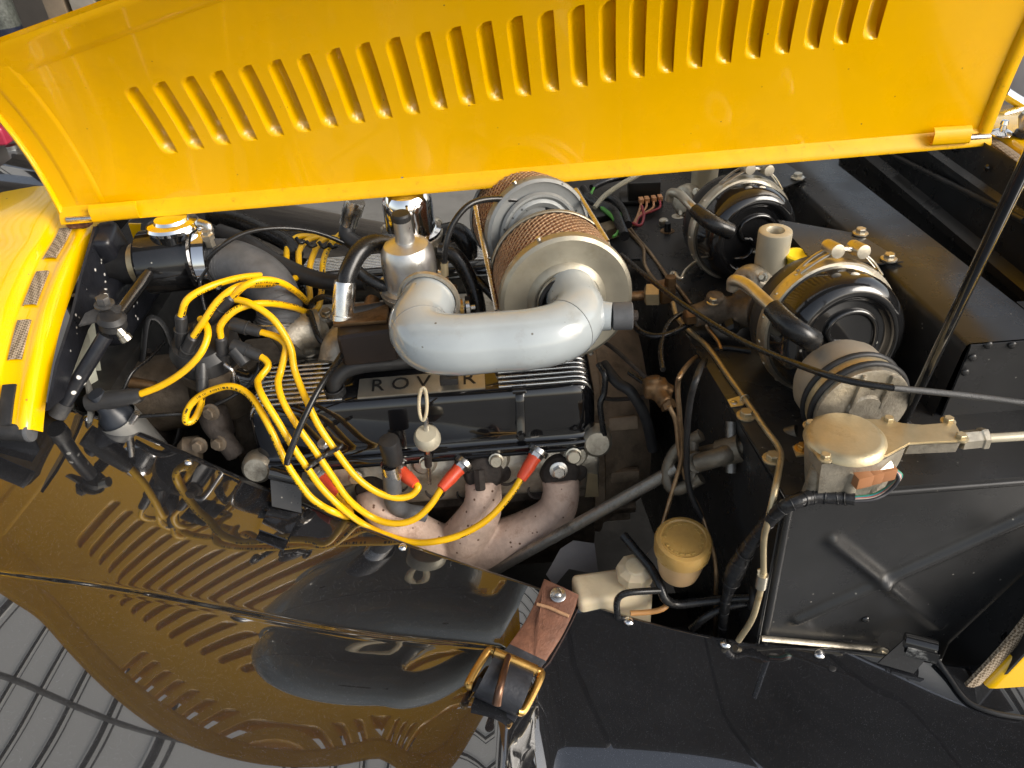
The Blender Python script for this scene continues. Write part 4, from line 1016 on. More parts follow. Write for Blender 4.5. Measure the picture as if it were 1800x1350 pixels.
# crankcase breather
bt = thing('breather_pipe', 'black rubber breather pipe with a silver capped filter', 'breather', at(604, 560, y=-.12))
part('pipe', tube(pl([(608, 505, -.13), (612, 480, -.12), (630, 445, -.10), (655, 428, -.08), (690, 428, -.06)]), .0125, 16, 6), rubber_gloss, bt)
a, b = at(606, 500, y=-.13), at(602, 562, y=-.145); L_ = (b-a).length
part('silver_filter', lathe([(.0, -.004), (.0135, -.004), (.0145, 0), (.0145, L_*.85), (.0165, L_*.86), (.0165, L_), (.012, L_*1.02), (0, L_*1.02)], a, b-a, 24), alu, bt)
part('end_cap', lathe([(.0165, 0), (.014, .003), (.010, .003), (.009, .0045), (0, .0045)], b, b-a, 24), zinc, bt)
part('side_hose', tube(pl([(618, 552, -.135), (645, 548, -.13), (680, 542, -.12)]), .0095, 14, 3), rubber, bt)
bt2 = thing('breather_pipe', 'far breather pipe with silver capped filter at the bonnet edge', 'breather', at(620, 420, y=.03))
a, b = at(612, 395, y=.03), at(625, 352, y=.03); L_ = (b-a).length
part('silver_filter', lathe([(0, 0), (.013, 0), (.0135, L_*.4), (.0145, L_*.45), (.0145, L_), (0, L_)], a, b-a, 22), alu, bt2)
part('pipe', tube(pl([(612, 396, .03), (610, 415, .02), (630, 430, .01), (655, 432, 0)]), .0115, 14, 5), rubber, bt2)
hose('fuel_hose', [(545, 540, -.07), (552, 528, -.07), (570, 522, -.08), (590, 530, -.085), (598, 545, -.09)], .004, rubber_gloss, 'small black tube looping by the thermostat housing', n=8)
hose('vacuum_pipe', [(542, 565, -.09), (545, 550, -.09), (558, 590, -.12), (575, 610, -.13)], .0042, rubber_gloss, 'thin black vacuum tube dropping beside the inlet casting', n=8)
hose('fuel_hose', [(622, 470, -.10), (640, 485, -.105), (665, 500, -.11), (690, 510, -.11)], .008, rubber_gloss, 'black cable-tied fuel hose leading to the near carburettor')
hose('fuel_hose', [(770, 440, -.04), (800, 450, -.045), (825, 490, -.06), (838, 530, -.08), (842, 560, -.09)], .0115, rubber_gloss, 'glossy black fuel hose dropping behind the near carburettor')
hose('fuel_hose', [(765, 415, .03), (800, 408, .03), (820, 425, .02), (822, 450, .02)], .015, rubber_gloss, 'thick black hose bend by the far carburettor')
hose('balance_pipe', [(838, 490, -.06), (852, 505, -.075), (872, 527, -.09)], .006, rubber_gloss, 'short black balance pipe left of the near filter', n=10)
# throttle cable
tc = thing('throttle_cable', 'black throttle cable arching over to the far air filter', 'cable', at(785, 500, y=-.11))
part('outer', tube(pl([(781, 462, -.11), (784, 430, -.11), (797, 392, -.10), (825, 360, -.085), (862, 350, -.07), (905, 352, -.06), (950, 362, -.05), (985, 378, -.06), (1020, 402, -.075)]), .0042, 10, 7), rubber_gloss, tc)
part('ferrule', tube(pl([(781, 462, -.11), (782, 484, -.112)]), .0052, 10, 2), gold_zinc, tc)
part('inner', tube(pl([(782, 484, -.112), (783, 500, -.113)]), .0018, 6, 2), steel, tc)
# breather elbow on the near cover
be = thing('breather_elbow', 'black rubber breather elbow plugged into the near rocker cover', 'elbow', at(590, 690, y=-.19))
part('hose', tube(pl([(588, 692, -.195), (590, 668, -.19), (608, 650, -.182), (640, 642, -.175), (690, 638, -.165), (740, 634, -.155)]), [.011, .0115, .0115, .0105, .010, .010], 16, 7), rubber, be)
part('collar', lathe([(.0125, -.006), (.014, -.005), (.014, .006), (.0125, .007)], at(589, 686, y=-.196), (0, -.2, 1), 20), rubber, be)
# thin wiring from the breather down to the wing clip
hose('earth_cable', [(621, 570, -.14), (615, 600, -.16), (590, 640, -.20), (560, 685, -.235), (530, 745, -.268), (508, 800, -.29), (505, 815, -.292)], .0042, rubber_gloss, 'black cable running diagonally over the near rocker cover', n=10)
# black bracket clip folded over the wing lip
bc = thing('bonnet_catch', 'black bent catch plate on the wing lip beside the plug leads', 'catch', at_g(490, 905))
L0 = at_g(515, 880)
part('plate', sheet([at_g(472, 893, .004), at_g(528, 903, .004), at_g(505, 948, .004), at_g(455, 930, .004)][::-1], .0025), black_gloss, bc)
up_ = V(0, 0, .030)
a, b = at_g(486, 866, .004), at_g(540, 878, .004)
part('upstand', sheet([at_g(478, 890, .003), at_g(530, 902, .003), b+up_*1.2, a+up_*1.2], .002), black_satin, bc)
part('roller', tube([a+up_*1.25, b+up_*1.25], .0095, 14, 3), black_enamel, bc)
# ================================================================== brake servos
def servo(C0, sc, lab):
    ax = tilted(C0, 33, .8, .55); e = thing('brake_servo', lab, 'brake servo', C0-V(0, 0, .09), 'brake servos')
    k = sc
    part('rear_shell', lathe([(0, -.075*k), (.05*k, -.075*k), (.066*k, -.066*k), (.080*k, -.045*k), (.083*k, -.03*k), (.083*k, .0)], C0, ax, 56), black_satin, e)
    f = part('front_shell', lathe([(.083*k, .002), (.083*k, .012*k), (.080*k, .022*k), (.079*k, .034*k), (.0745*k, .046*k), (.066*k, .053*k), (.060*k, .054*k), (.055*k, .050*k), (.052*k, .045*k), (.048*k, .0435*k), (0, .0425*k)], C0, ax, 64, 60), black_enamel, e)
    b = part('clamp_band', lathe([(.083*k, -.011*k), (.0865*k, -.011*k), (.088*k, -.004*k), (.088*k, .004*k), (.0865*k, .011*k), (.083*k, .011*k)], C0, ax, 64), zinc, e)
    Mx = frame_mat(C0, ax, UP)
    for a in range(-170, 180, 21):
        if abs(a) < 25: continue
        part('band_rivet', dome(Mx @ V(.088*k*math.cos(R_(a)), .088*k*math.sin(R_(a)), .0), (Mx.to_3x3() @ V(math.cos(R_(a)), math.sin(R_(a)), 0)), .0028*k, .0014*k, 8), zinc, b)
    # over-centre clasp: two rollers and straps at the top of the band
    for a, s in ((10, 1), (-9, -1)):
        q = Mx @ V(.101*k*math.cos(R_(a)), .101*k*math.sin(R_(a)), 0)
        part('clasp_roller', lathe([(0, -.014*k), (.0085*k, -.013*k), (.009*k, -.011*k), (.009*k, .011*k), (.0085*k, .013*k), (.005*k, .0135*k), (0, .0135*k)], q, ax, 18), zinc, b)
        r2 = Mx @ V(.089*k*math.cos(R_(a+s*28)), .089*k*math.sin(R_(a+s*28)), 0)
        for w in (-.008*k, .008*k): part('clasp_strap', tube([q+ax*w, q.lerp(r2, .5)+ax*w+(q-C0).normalized()*.002, r2+ax*w*.6], .0028*k, 8, 4, flat=.5), zinc, b)
        part('clasp_rivet', dome(Mx @ V(.089*k*math.cos(R_(a+s*24)), .089*k*math.sin(R_(a+s*24)), 0), Mx.to_3x3() @ V(math.cos(R_(a+s*24)), math.sin(R_(a+s*24)), 0), .0045*k, .0025*k, 10), steel, b)
    q1 = Mx @ V(.101*k*math.cos(R_(10)), .101*k*math.sin(R_(10)), 0); q2 = Mx @ V(.101*k*math.cos(R_(-9)), .101*k*math.sin(R_(-9)), 0)
    part('clasp_bolt', tube([q1, q2], .0032*k, 8, 1), steel, b)
    # swirl pressed in the front face
    S_ = [(.020, -.036), (.030, -.020), (.034, .0), (.029, .020), (.014, .031), (-.004, .031), (-.019, .022), (-.023, .008), (-.014, -.003), (-.002, -.004), (.006, -.012), (.004, -.024), (-.006, -.032), (-.02, -.034)]
    part('pressed_swirl', tube([Mx @ V(a*k*1.12, -b*k*1.12, .0425*k) for b, a in S_], .0052*k, 10, 4, flat=.8), black_enamel, f)
    return e, Mx
C1 = at(1452, 575, z=.872); C2 = at(1300, 402, z=.872)
s1, M1 = servo(C1, .93, 'near brake servo drum with swirl-pressed face beside the wiper motor')
s2, M2 = servo(C2, .88, 'far brake servo drum under the edge of the bonnet')
print('SERVO', C1, C2)
def servo_hose(pts, cut, k0, sc, lab):
    P = [at(p[0], p[1], d=k0-p[2]*sc) for p in pts]; e = thing('vacuum_hose', lab, 'hose', P[-1], 'servo vacuum hoses')
    part('metal_pipe', tube(P[:cut+1], .0070*sc, 12, 6), zinc, e)
    part('rubber_hose', tube(P[cut:], [.0105*sc]+[.0118*sc]*(len(P)-cut-2)+[.0122*sc], 16, 6), rubber_gloss, e)
    part('hose_end', dome(P[-1], P[-1]-P[-2], .0122*sc, .008*sc), rubber_gloss, e)
k1, k2 = (C1-CAM).dot(FW), (C2-CAM).dot(FW)
servo_hose([(1287, 508, -.01), (1290, 493, .0), (1312, 500, .02), (1335, 520, .045), (1357, 541, .065), (1385, 570, .082), (1410, 588, .086), (1428, 598, .078)], 4, k1, 1, 'grey and black vacuum hose curving into the near brake servo')
servo_hose([(1176, 352, -.01), (1180, 339, .0), (1195, 342, .02), (1208, 355, .045), (1222, 369, .062), (1245, 388, .08), (1265, 399, .082), (1282, 406, .075)], 4, k2, .95, 'grey and black vacuum hose curving into the far brake servo')
def valve(o, lab, full):
    e = thing('servo_valve', lab, 'valve', o-V(0, 0, .05), 'servo air valves')
    part('body', remesh(join(box(.055, .045, .04, Matrix.Translation(o+V(-.005, 0, -.01)) @ Matrix.Rotation(.5, 4, 'Z'), .008), lathe([(0, -.02), (.024, -.02), (.026, 0), (.022, .014), (0, .016)], o+V(-.02, -.01, .0), (-.8, -.5, .3), 20), lathe([(0, -.03), (.02, -.03), (.02, .01), (0, .01)], o+V(.012, -.012, -.012), (.3, -.8, .4), 18)), .0028, 3), alu_cast, e)
    for d in (V(-.035, -.02, .012), V(-.03, -.022, -.016), V(-.012, -.03, .02)): part('screw', bolt(o+d, (-.7, -.6, .3), .0045, .004), zinc, e)
    c = o+V(.008, .004, .022)
    part('filter_cup', lathe([(.020, -.012), (.0205, .0), (.021, .040), (.0205, .044), (.019, .045), (.0115, .045), (.0105, .043), (.0105, .030), (0, .030)], c, (0, -.02, 1), 32), cream_metal, e)
valve(at(1342, 490, z=.865), 'cast servo valve with ring-topped pale cup between the two servos', 1)
valve(at(1228, 345, z=.865), 'cast servo valve with pale cup half hidden by the bonnet edge', 0)
single('reservoir_cap', lathe([(0, -.01), (.011, -.01), (.012, .004), (.0155, .005), (.0155, .008), (.012, .009), (.006, .006), (0, .006)], at(1400, 456, z=.895), (0, -.1, 1), 24), yellow_cap, 'small bright yellow plastic cap behind the near brake servo', 'cap')
# slave cylinder casting in front of the near servo
sc_ = thing('slave_cylinder', 'brown-grey cast slave cylinder with unions below the near servo', 'cylinder', at(1265, 570, z=.80))
A_ = [at(1218, 556, z=.83), at(1250, 548, z=.832), at(1285, 545, z=.835), at(1325, 548, z=.84)]
part('casting', remesh(join(tube(A_, [.015, .017, .019, .022], 16, 4), lathe([(0, 0), (.013, 0), (.012, .016), (0, .018)], A_[1]+V(.003, 0, .01), (0, -.1, 1), 16), lathe([(0, 0), (.012, 0), (.011, .018), (0, .02)], A_[2]+V(.0, -.006, -.008), (.1, -.9, -.1), 16), lathe([(0, 0), (.010, 0), (.009, .014), (0, .015)], A_[2]+V(.01, 0, .012), (.1, 0, 1), 14)), .0026, 3), alu_dirty, sc_)
part('bleed_screw', bolt(at(1253, 532, z=.85), (0, -.1, 1), .0055, .006), zinc, sc_)
part('end_nut', lathe([(0, 0), (.011, 0), (.011, .014), (.008, .016), (0, .016)], A_[0]+V(.004, 0, 0), (-1, -.1, 0), 6, 20), brass_old, sc_)
part('union', lathe([(0, 0), (.010, 0), (.010, .012), (.006, .016), (0, .016)], A_[2]+V(-.006, -.02, -.008), (0, -1, -.15), 6, 20), rubber, sc_)
# brackets on the ridge
def bracket(P, bolts, lab, z):
    e = thing('mounting_bracket', lab, 'bracket', at(*P[0], z=.82), 'servo mounting brackets')
    Q = [at(p[0], p[1], z=(p[2] if len(p) > 2 else z)) for p in P]
    part('plate', sheet(Q[::-1], .002), black_satin, e)
    part('side_flange', sheet([Q[0], Q[-1], Q[-1]-V(0, 0, .05), Q[0]-V(0, 0, .05)], .002), black_satin, e)
    for b in bolts: part('bolt', bolt(at(*b, z=z+.001), (0, 0, 1), .0068, .006), zinc, e)
bracket([(1368, 386), (1488, 407), (1508, 410), (1588, 459), (1545, 463), (1428, 454)], [(1512, 411), (1562, 456)], 'black folded bracket with two bolts between ridge and near servo', .905)
bracket([(1290, 286), (1372, 280), (1418, 312), (1378, 329), (1330, 318)], [(1402, 313)], 'black folded bracket with one bolt above the far servo', .905)

# ================================================================== wiper motor
wm = thing('wiper_motor', 'wiper motor with gold gearbox cover and pale round can', 'wiper motor', at(1500, 850, z=.80))
zc = .862
CVP = [(1413, 749), (1430, 742), (1490, 738), (1558, 741), (1585, 747), (1620, 750), (1655, 747), (1663, 737), (1673, 739), (1691, 770), (1688, 779), (1640, 781), (1598, 783), (1576, 795), (1558, 805), (1521, 808), (1480, 812), (1443, 814), (1428, 796), (1414, 776)]
cv = part('gear_cover', sheet([at(*p, z=zc) for p in CVP], .003, .0008), gold_zinc, wm)
cc = at(1485, 774, z=zc)
part('cover_dome', lathe([(.039, 0), (.0375, .004), (.034, .0075), (.030, .0085), (0, .009)], cc, (0, 0, 1), 40), gold_zinc, cv)
part('pressed_line', tube([at(1543, 766, z=zc+.001), at(1597, 765, z=zc+.001)], .002, 8, 3), gold_zinc, cv)
for px, py in [(1424, 749), (1450, 806), (1666, 742), (1688, 771), (1561, 741)]: part('cover_screw', bolt(at(px, py, z=zc+.001), (0, 0, 1), .005, .0045, True), gold_zinc, cv)
def inset(P, k, z):
    c = sum((at(*p, z=zc) for p in P), V(0, 0, 0))/len(P); return [V(c.x+(q.x-c.x)*k, c.y+(q.y-c.y)*k, z) for q in [at(*p, z=zc) for p in P]]
top, bot = inset(CVP, .95, zc-.003), inset(CVP[:5]+CVP[12:], .80, .806)
n_ = len(bot); t2 = inset(CVP[:5]+CVP[12:], .95, zc-.003); m2 = inset(CVP[:5]+CVP[12:], .93, zc-.02)
fs_ = [(i+k*n_, (i+1) % n_+k*n_, n_+(i+1) % n_+k*n_, n_+i+k*n_) for k in (0, 1) for i in range(n_)]+[tuple(range(n_)), tuple(range(2*n_, 3*n_))]
part('gear_case', mesh(t2+m2+bot, fs_, 30), alu_cast, wm)
arm = CVP[3:13]; a1 = [at(*p, z=zc-.003) for p in arm]; a2 = [p+V(0, .002, -.013) for p in a1]; n2 = len(arm)
part('crank_arm_case', mesh(a1+a2, [(i, (i+1) % n2, n2+(i+1) % n2, n2+i) for i in range(n2)]+[tuple(range(n2)), tuple(range(n2, 2*n2))], 30), alu_cast, wm)
for px, py in [(1436, 822), (1500, 826), (1540, 818)]:
    q = at(px, py, z=.845); part('case_rib', tube([q, q+V(.001, .004, -.04)], [.006, .0085], 12, 2), alu_cast, wm)
part('mount_tab', sheet([at(1393, 786, z=.826), at(1418, 784, z=.826), at(1424, 801, z=.826), at(1400, 804, z=.826)], .002), gold_zinc, wm)
part('tab_bolt', bolt(at(1411, 790, z=.827), (0, 0, 1), .006, .005), brass, wm)
na, fa = at(1517, 722, z=.853), at(1466, 660, z=.853)
ax = na-fa; L_ = ax.length
part('motor_can', lathe([(0, -.012), (.03, -.010), (.045, -.003), (.050, .008), (.0505, L_*.75), (.0505, L_*.8)], fa, ax, 44), motor_grey, wm)
part('end_frame', lathe([(.0505, L_*.8), (.050, L_*.98), (.046, L_), (.02, L_*1.0), (.018, L_*1.05), (0, L_*1.05)], fa, ax, 44), alu_cast, wm)
for t in (.58, .84): part('rubber_band', ring(fa+ax*t, ax, .0515, .0036, 44, 8), rubber, wm)
part('band_strip', lathe([(.0508, L_*.60), (.0514, L_*.61), (.0514, L_*.8), (.0508, L_*.81)], fa, ax, 44), gold_zinc, wm)
Mw = frame_mat(na, ax, UP)
for a in (-.016, .016): part('end_rib', box(.04, .004, .006, Mw @ Matrix.Translation((.025, a, .001)), .001), alu_cast, wm)
part('end_screw', dome(Mw @ V(.032, 0, .001), ax, .005, .002), burnt, wm)
part('slotted_screw', lathe([(0, 0), (.0095, 0), (.0095, .006), (.008, .0075), (0, .0075)], at(1549, 820, z=.842), (.1, -.8, .6), 20), zinc, wm)
part('cable_nut', lathe([(0, 0), (.0095, 0), (.0095, .018), (.011, .019), (.011, .024), (.008, .026), (0, .026)], at(1688, 774, z=.855), (1, -.02, .04), 6, 20), zinc, wm)
part('drive_tube', tube([at(1712, 771, z=.855), at(1760, 769, z=.855), at(1850, 763, z=.855)], .0046, 12, 3), cream_metal, wm)
# plug and loom of the wiper motor
wp = thing('wiper_plug', 'orange-brown connector block plugged under the wiper motor', 'connector', at(1530, 850, z=.815))
org = plain('orange nylon', (.30, .13, .055), .45)
for px, w in ((1515, .020), (1537, .014), (1556, .020)): part('block', box(w*.85, .012, .014, Matrix.Translation(at(px, 842-(px-1515)*.28, z=.838)) @ Matrix.Rotation(.2, 4, 'Z'), .0015), org, wp)
for (col, d) in (((.03, .25, .30), 0), ((.45, .10, .08), 4), ((.02, .18, .09), -3), ((.5, .47, .42), 7), ((.03, .03, .035), 10)):
    part('wire', tube([at(1500, 876+d*.5, z=.812), at(1535, 872+d*.6, z=.813), at(1562, 858+d*.6, z=.818), at(1583-d*.3, 838+d*.3, z=.832), at(1572-d*.5, 825, z=.838)], .0018, 8, 5), plain('wire', col, .4), wp)
lm = thing('wiring_loom', 'taped black wiring loom draped over the footwell corner', 'wiring loom', at(1280, 1080, y=-.44))
LQ = [at(1502, 877, z=.812), at(1470, 874, z=.811), at(1430, 873, z=.811), at(1392, 884, z=.809), at(1362, 903, y=-.487), at(1335, 935, y=-.475), at(1310, 970, y=-.465), at(1292, 1005, y=-.46), at(1280, 1040, y=-.452), at(1273, 1075, y=-.448), at(1270, 1125, y=-.44)]
part('taped_bundle', tube(LQ, [.0062, .0072, .0072, .0072, .0075, .0075, .0085, .0105, .0065, .0055, .0055], 14, 8, rough=.07), tape_black, lm)
Qs = catmull(LQ, 4); Fr = frames(Qs)
for i in range(2, len(Qs)-2, 2):
    part('tape_wrap', ring(Qs[i], Fr[i][0]+V(random.uniform(-.3, .3), random.uniform(-.3, .3), random.uniform(-.3, .3)), .0076 if i < 24 else (.0098 if i < 31 else .0062), .0007, 14, 6), tape_black, lm)

# ================================================================== control cable, prop rod
sp = thing('speedometer_cable', 'long black cable sagging across the bay to the right edge', 'cable', at(1440, 650, z=.86))
SC = [at(1092, 448, z=.87), at(1150, 497, z=.875), at(1220, 548, z=.88), at(1310, 602, z=.89), at(1430, 651, z=.93), at(1500, 671, z=.935), at(1570, 682, z=.935), at(1640, 689, z=.93), at(1720, 698, z=.925), at(1850, 715, z=.92)]
part('outer', tube(SC[:7], .0034, 12, 7), rubber_gloss, sp)
part('braided_outer', tube(SC[6:], .0030, 12, 7), plain('braided steel sleeve', (.09, .09, .09), .42, metal=.6, bump=.5, bs=900), sp)
pr = thing('prop_rod', 'black steel rod propping the bonnet on the right', 'prop rod', at(1585, 748, z=.80))
pa, pb = at(1586, 746, z=.803), at(1822, 250, z=1.19)
part('rod', tube([pa, pb], .0050, 14, 6), black_enamel, pr)
part('foot', tube([pa, pa+V(.004, -.002, -.004)], .0085, 12, 1), black_satin, pr)

# ================================================================== brake pipes, unions
def pipe(pts, lab, m_=copper_pipe, r=.0029, z=None, cat='pipe', nm='brake_pipe'):
    P = [at(p[0], p[1], z=p[2]) if p[2] > .45 else at(p[0], p[1], y=p[2]) for p in pts]
    return single(nm, tube(P, r, 8, 6), m_, lab, cat, 'metal brake pipes')
H = .806
pipe([(1100, 400, H), (1112, 415, H), (1131, 437, H), (1133, 463, H), (1145, 485, H), (1158, 500, H+.01)], 'brake pipe with a kink left of its neighbour by the loom')
pipe([(1104, 396, H), (1120, 418, H), (1140, 441, H), (1160, 468, H), (1175, 489, H+.006), (1192, 505, H), (1215, 536, H+.006)], 'straight brake pipe running from the loom to the slave cylinder')
pipe([(1179, 500, H+.015), (1180, 482, H+.018), (1186, 480, H+.018), (1192, 488, H+.015), (1198, 489, H+.016), (1206, 475, H+.02), (1228, 458, H+.025), (1267, 448, H+.035), (1333, 442, H+.05)], 'bright bent pipe rising to the pale ring-topped cup', zinc)
pipe([(1183, 532, H+.01), (1190, 556, H+.004), (1211, 581, H), (1243, 609, H), (1280, 661, H), (1307, 698, H), (1347, 756, H), (1367, 784, H), (1372, 806, H+.003), (1362, 862, -.474), (1350, 915, -.487), (1343, 945, -.485), (1342, 985, -.482), (1342, 1015, -.482), (1335, 1045, -.484), (1322, 1088, -.486), (1298, 1126, -.484)], 'long golden pipe along the shelf edge down to the wing', gold_zinc, .0036)
pipe([(1252, 615, H-.004), (1222, 629, .80), (1198, 656, -.36), (1191, 682, -.36), (1195, 735, -.355), (1199, 800, -.345), (1180, 870, -.355), (1163, 930, -.37)], 'copper pipe looping over the shelf edge beside the black one')
pipe([(1320, 617, H), (1268, 612, H), (1240, 632, .80), (1226, 660, -.375), (1212, 712, -.37), (1207, 790, -.36), (1212, 860, -.365), (1240, 925, -.38)], 'black pipe looping over the shelf edge to the right of the copper one', rubber, .0036)
pipe([(1176, 714, -.33), (1188, 742, -.335), (1194, 795, -.34), (1208, 853, -.35), (1229, 895, -.37), (1246, 943, -.39), (1257, 985, -.40), (1259, 1034, -.41), (1257, 1125, -.42)], 'pale copper pipe dropping past the amber reservoir')
pipe([(1040, 590, -.16), (1075, 610, -.19), (1115, 645, -.235), (1145, 672, -.26)], 'thin dark pipe from the filter to the brass union', burnt)
pipe([(1268, 615, H), (1262, 600, H+.004), (1245, 578, H+.01), (1240, 568, H+.015)], 'short copper tail below the slave cylinder')
bu = thing('brass_union', 'brown brass union block with large hexagon nut on the shelf edge', 'union', at(1170, 520, z=.80))
c = at(1170, 512, z=.82)
part('block', box(.022, .022, .03, Matrix.Translation(c) @ Matrix.Rotation(.3, 4, 'Z'), .004), brass_old, bu)
part('hex_nut', lathe([(0, 0), (.017, 0), (.017, .018), (.012, .021), (0, .021)], at(1160, 518, z=.815), at(1130, 518, z=.813)-at(1160, 518, z=.815), 6, 20), gold_zinc, bu)
part('stub', lathe([(0, 0), (.007, 0), (.007, .036), (0, .036)], at(1146, 518, z=.814), (-1, 0, 0), 12), brass_old, bu)
part('top_nut', lathe([(0, 0), (.008, 0), (.008, .012), (0, .012)], at(1178, 500, z=.835), (0, 0, 1), 6, 20), brass_old, bu)
b4 = thing('brass_union', 'dark brass four-way union low on the front wall', 'union', at(1152, 690, y=-.27))
c = at(1152, 682, y=-.265)
part('block', remesh(join(box(.03, .022, .022, Matrix.Translation(c), .004), tube([c, at(1147, 662, y=-.26)], [.011, .009], 12, 2), tube([c, at(1180, 692, y=-.27)], [.012, .011], 12, 2), tube([c, at(1172, 710, y=-.29)], [.011, .010], 12, 2)), .0024, 2), brass_old, b4)
part('nut', lathe([(0, 0), (.0095, 0), (.0095, .010), (0, .010)], at(1172, 706, y=-.285), (.2, -.7, -.6), 6, 20), brass_old, b4)
for (px, py, lab) in ((1292, 706, 'bright pipe clip screwed to the shelf strip'),):
    e = thing('pipe_clip', lab, 'clip', at(px, py, z=.803), 'pipe clips')
    part('tab', sheet([at(1278, 704, z=.8045), at(1300, 697, z=.8045), at(1312, 703, z=.8045), at(1306, 714, z=.8045), at(1285, 717, z=.8045)], .0012), zinc, e)
    part('loop', ring(at(1309, 700, z=.807), at(1320, 716, z=.807)-at(1300, 684, z=.807), .0048, .0012, 14, 6), zinc, e)
    part('screw', dome(at(1290, 708, z=.805), (0, 0, 1), .0045, .002), steel, e)
e = thing('pipe_clip', 'bright clip on the golden pipe beside the footwell panel', 'clip', at(1340, 1025, y=-.485), 'pipe clips')
part('sleeve', tube(pl([(1341, 1010, -.484), (1337, 1032, -.485)]), .0062, 10, 2), zinc, e)
part('tab', sheet(pl([(1331, 1000, -.48), (1340, 998, -.48), (1342, 1018, -.48), (1333, 1016, -.48)]), .0015), zinc, e)
for px, py, lab in ((1311, 732, 'upper hexagon bolt on the shelf edge strip'), (1358, 808, 'lower hexagon bolt on the shelf edge strip')):
    single('shelf_bolt', bolt(at(px, py, z=.8035), (0, 0, 1), .0075, .006), gold_zinc, lab, 'bolt', 'bolts of the shelf strip')

# ================================================================== steering shaft
ss = thing('steering_shaft', 'dark steering shaft with universal joint crossing below the manifold', 'steering shaft', at(1000, 930, y=-.32))
A0, A1 = at(852, 1012, y=-.29), at(1192, 822, y=-.335)
shaft_m = mat('grimy steel shaft', (.26, .245, .22), .38, .75, var=.3, vs=40, bump=.3, bs=180, dirt=((.02, .017, .014), .4, 40))
part('shaft', tube([A0, A0.lerp(A1, .5), A1], .0080, 18, 6), shaft_m, ss)
c = at(1218, 810, y=-.34); sa = (A1-A0).normalized(); sb_ = (at(1300, 788, y=-.36)-c).normalized()
joint_m = mat('dark joint steel', (.15, .13, .10), .45, .5, var=.3, vs=50, bump=.3, bs=200)
K_ = 1.5
yk = tube([c+sa*.008*K_+UP*.017*K_, c-sa*.012*K_+UP*.017*K_, c-sa*.022*K_+UP*.011*K_, c-sa*.026*K_, c-sa*.022*K_-UP*.011*K_, c-sa*.012*K_-UP*.017*K_, c+sa*.008*K_-UP*.017*K_], .0078, 12, 4)
part('yoke', yk, joint_m, ss)
yk2 = tube([c-FW*.016*K_, c+sb_*.020*K_-FW*.015*K_, c+sb_*.032*K_, c+sb_*.020*K_+FW*.013*K_, c+FW*.014*K_], .0110, 12, 4)
part('yoke', yk2, joint_m, ss)
part('cross', join(tube([c+UP*.020*K_, c-UP*.020*K_], .0075, 12, 1), lathe([(0, -.028), (.013, -.028), (.014, 0), (.012, .02), (0, .02)], c, -FW, 20)), joint_m, ss)
part('clamp', tube([c+sb_*.036, c+sb_*.064], .0165, 16, 1), joint_m, ss)
part('clamp_bolt', tube([c+sb_*.05+UP*.034, c+sb_*.05-UP*.026], .0065, 8, 1), shaft_m, ss)
part('splined_stub', tube([c+sb_*.05, c+sb_*.13], .0095, 16, 2), joint_m, ss)
for i in range(5): part('spline_ring', ring(c+sb_*(.072+i*.0075), sb_, .0105, .0018, 18, 6), joint_m, ss)

# ================================================================== reservoirs
wb = thing('washer_bottle', 'yellowed white plastic washer bottle with round screw cap', 'bottle', at(1075, 1080, y=-.41))
z0 = .585
T = [at(1003, 1008, z=z0), at(1132, 990, z=z0), at(1150, 1042, z=z0), at(1018, 1060, z=z0)]
ctr = sum(T, V(0, 0, 0))/4
bm = bmesh.new(); vs_ = [bm.verts.new(p) for p in T]; f_ = bm.faces.new(vs_); r_ = bmesh.ops.extrude_face_region(bm, geom=[f_])
bmesh.ops.translate(bm, vec=(0, 0, -.11), verts=[v for v in r_['geom'] if isinstance(v, bmesh.types.BMVert)]); bmesh.ops.recalc_face_normals(bm, faces=bm.faces)
bmesh.ops.bevel(bm, geom=bm.edges[:], offset=.009, segments=4, affect='EDGES', profile=.6)
part('tank', bmesh_out(bm, 50), white_plast, wb)
part('cap', lathe([(.016, -.014), (.019, -.010), (.0235, -.006), (.0245, .0), (.0225, .008), (.013, .013), (0, .014)], at(1116, 1006, z=z0+.012), (0, -.1, 1), 9, 15), white_plast, wb)
part('cap_top', lathe([(.0165, .0095), (.012, .0145), (0, .0155)], at(1116, 1006, z=z0+.012), (0, -.1, 1), 24), white_plast, wb)
ar = thing('fluid_reservoir', 'amber translucent fluid reservoir with wide embossed lid', 'reservoir', at(1198, 1035, y=-.41))
c = at(1200, 958, y=-.415)
lid = part('lid', lathe([(.030, -.010), (.033, -.009), (.0335, .008), (.0315, .012), (.027, .0135), (.0255, .012), (.0, .0125)], c, (0, -.12, 1), 44), amber_plast, ar)
for i in range(20):
    a = 2*math.pi*i/20; q = frame_mat(c, (0, -.12, 1)) @ V(.0215*math.cos(a), .0215*math.sin(a), .0125)
    if i % 7 != 3: part('embossed_mark', box(.003, .0045, .0012, Matrix.Translation(q) @ Matrix.Rotation(a, 4, 'Z'), .0003), amber_plast, lid)
part('cup', lathe([(.027, -.008), (.0272, -.035), (.024, -.052), (.014, -.056), (0, -.056)], c, (0, -.12, 1), 40), mat('amber cup', (.50, .33, .17), .35, var=.12, sss=.35), ar)
part('clamp_ring', lathe([(.0275, -.012), (.0295, -.011), (.0295, -.008)], c, (0, -.12, 1), 40), amber_plast, ar)
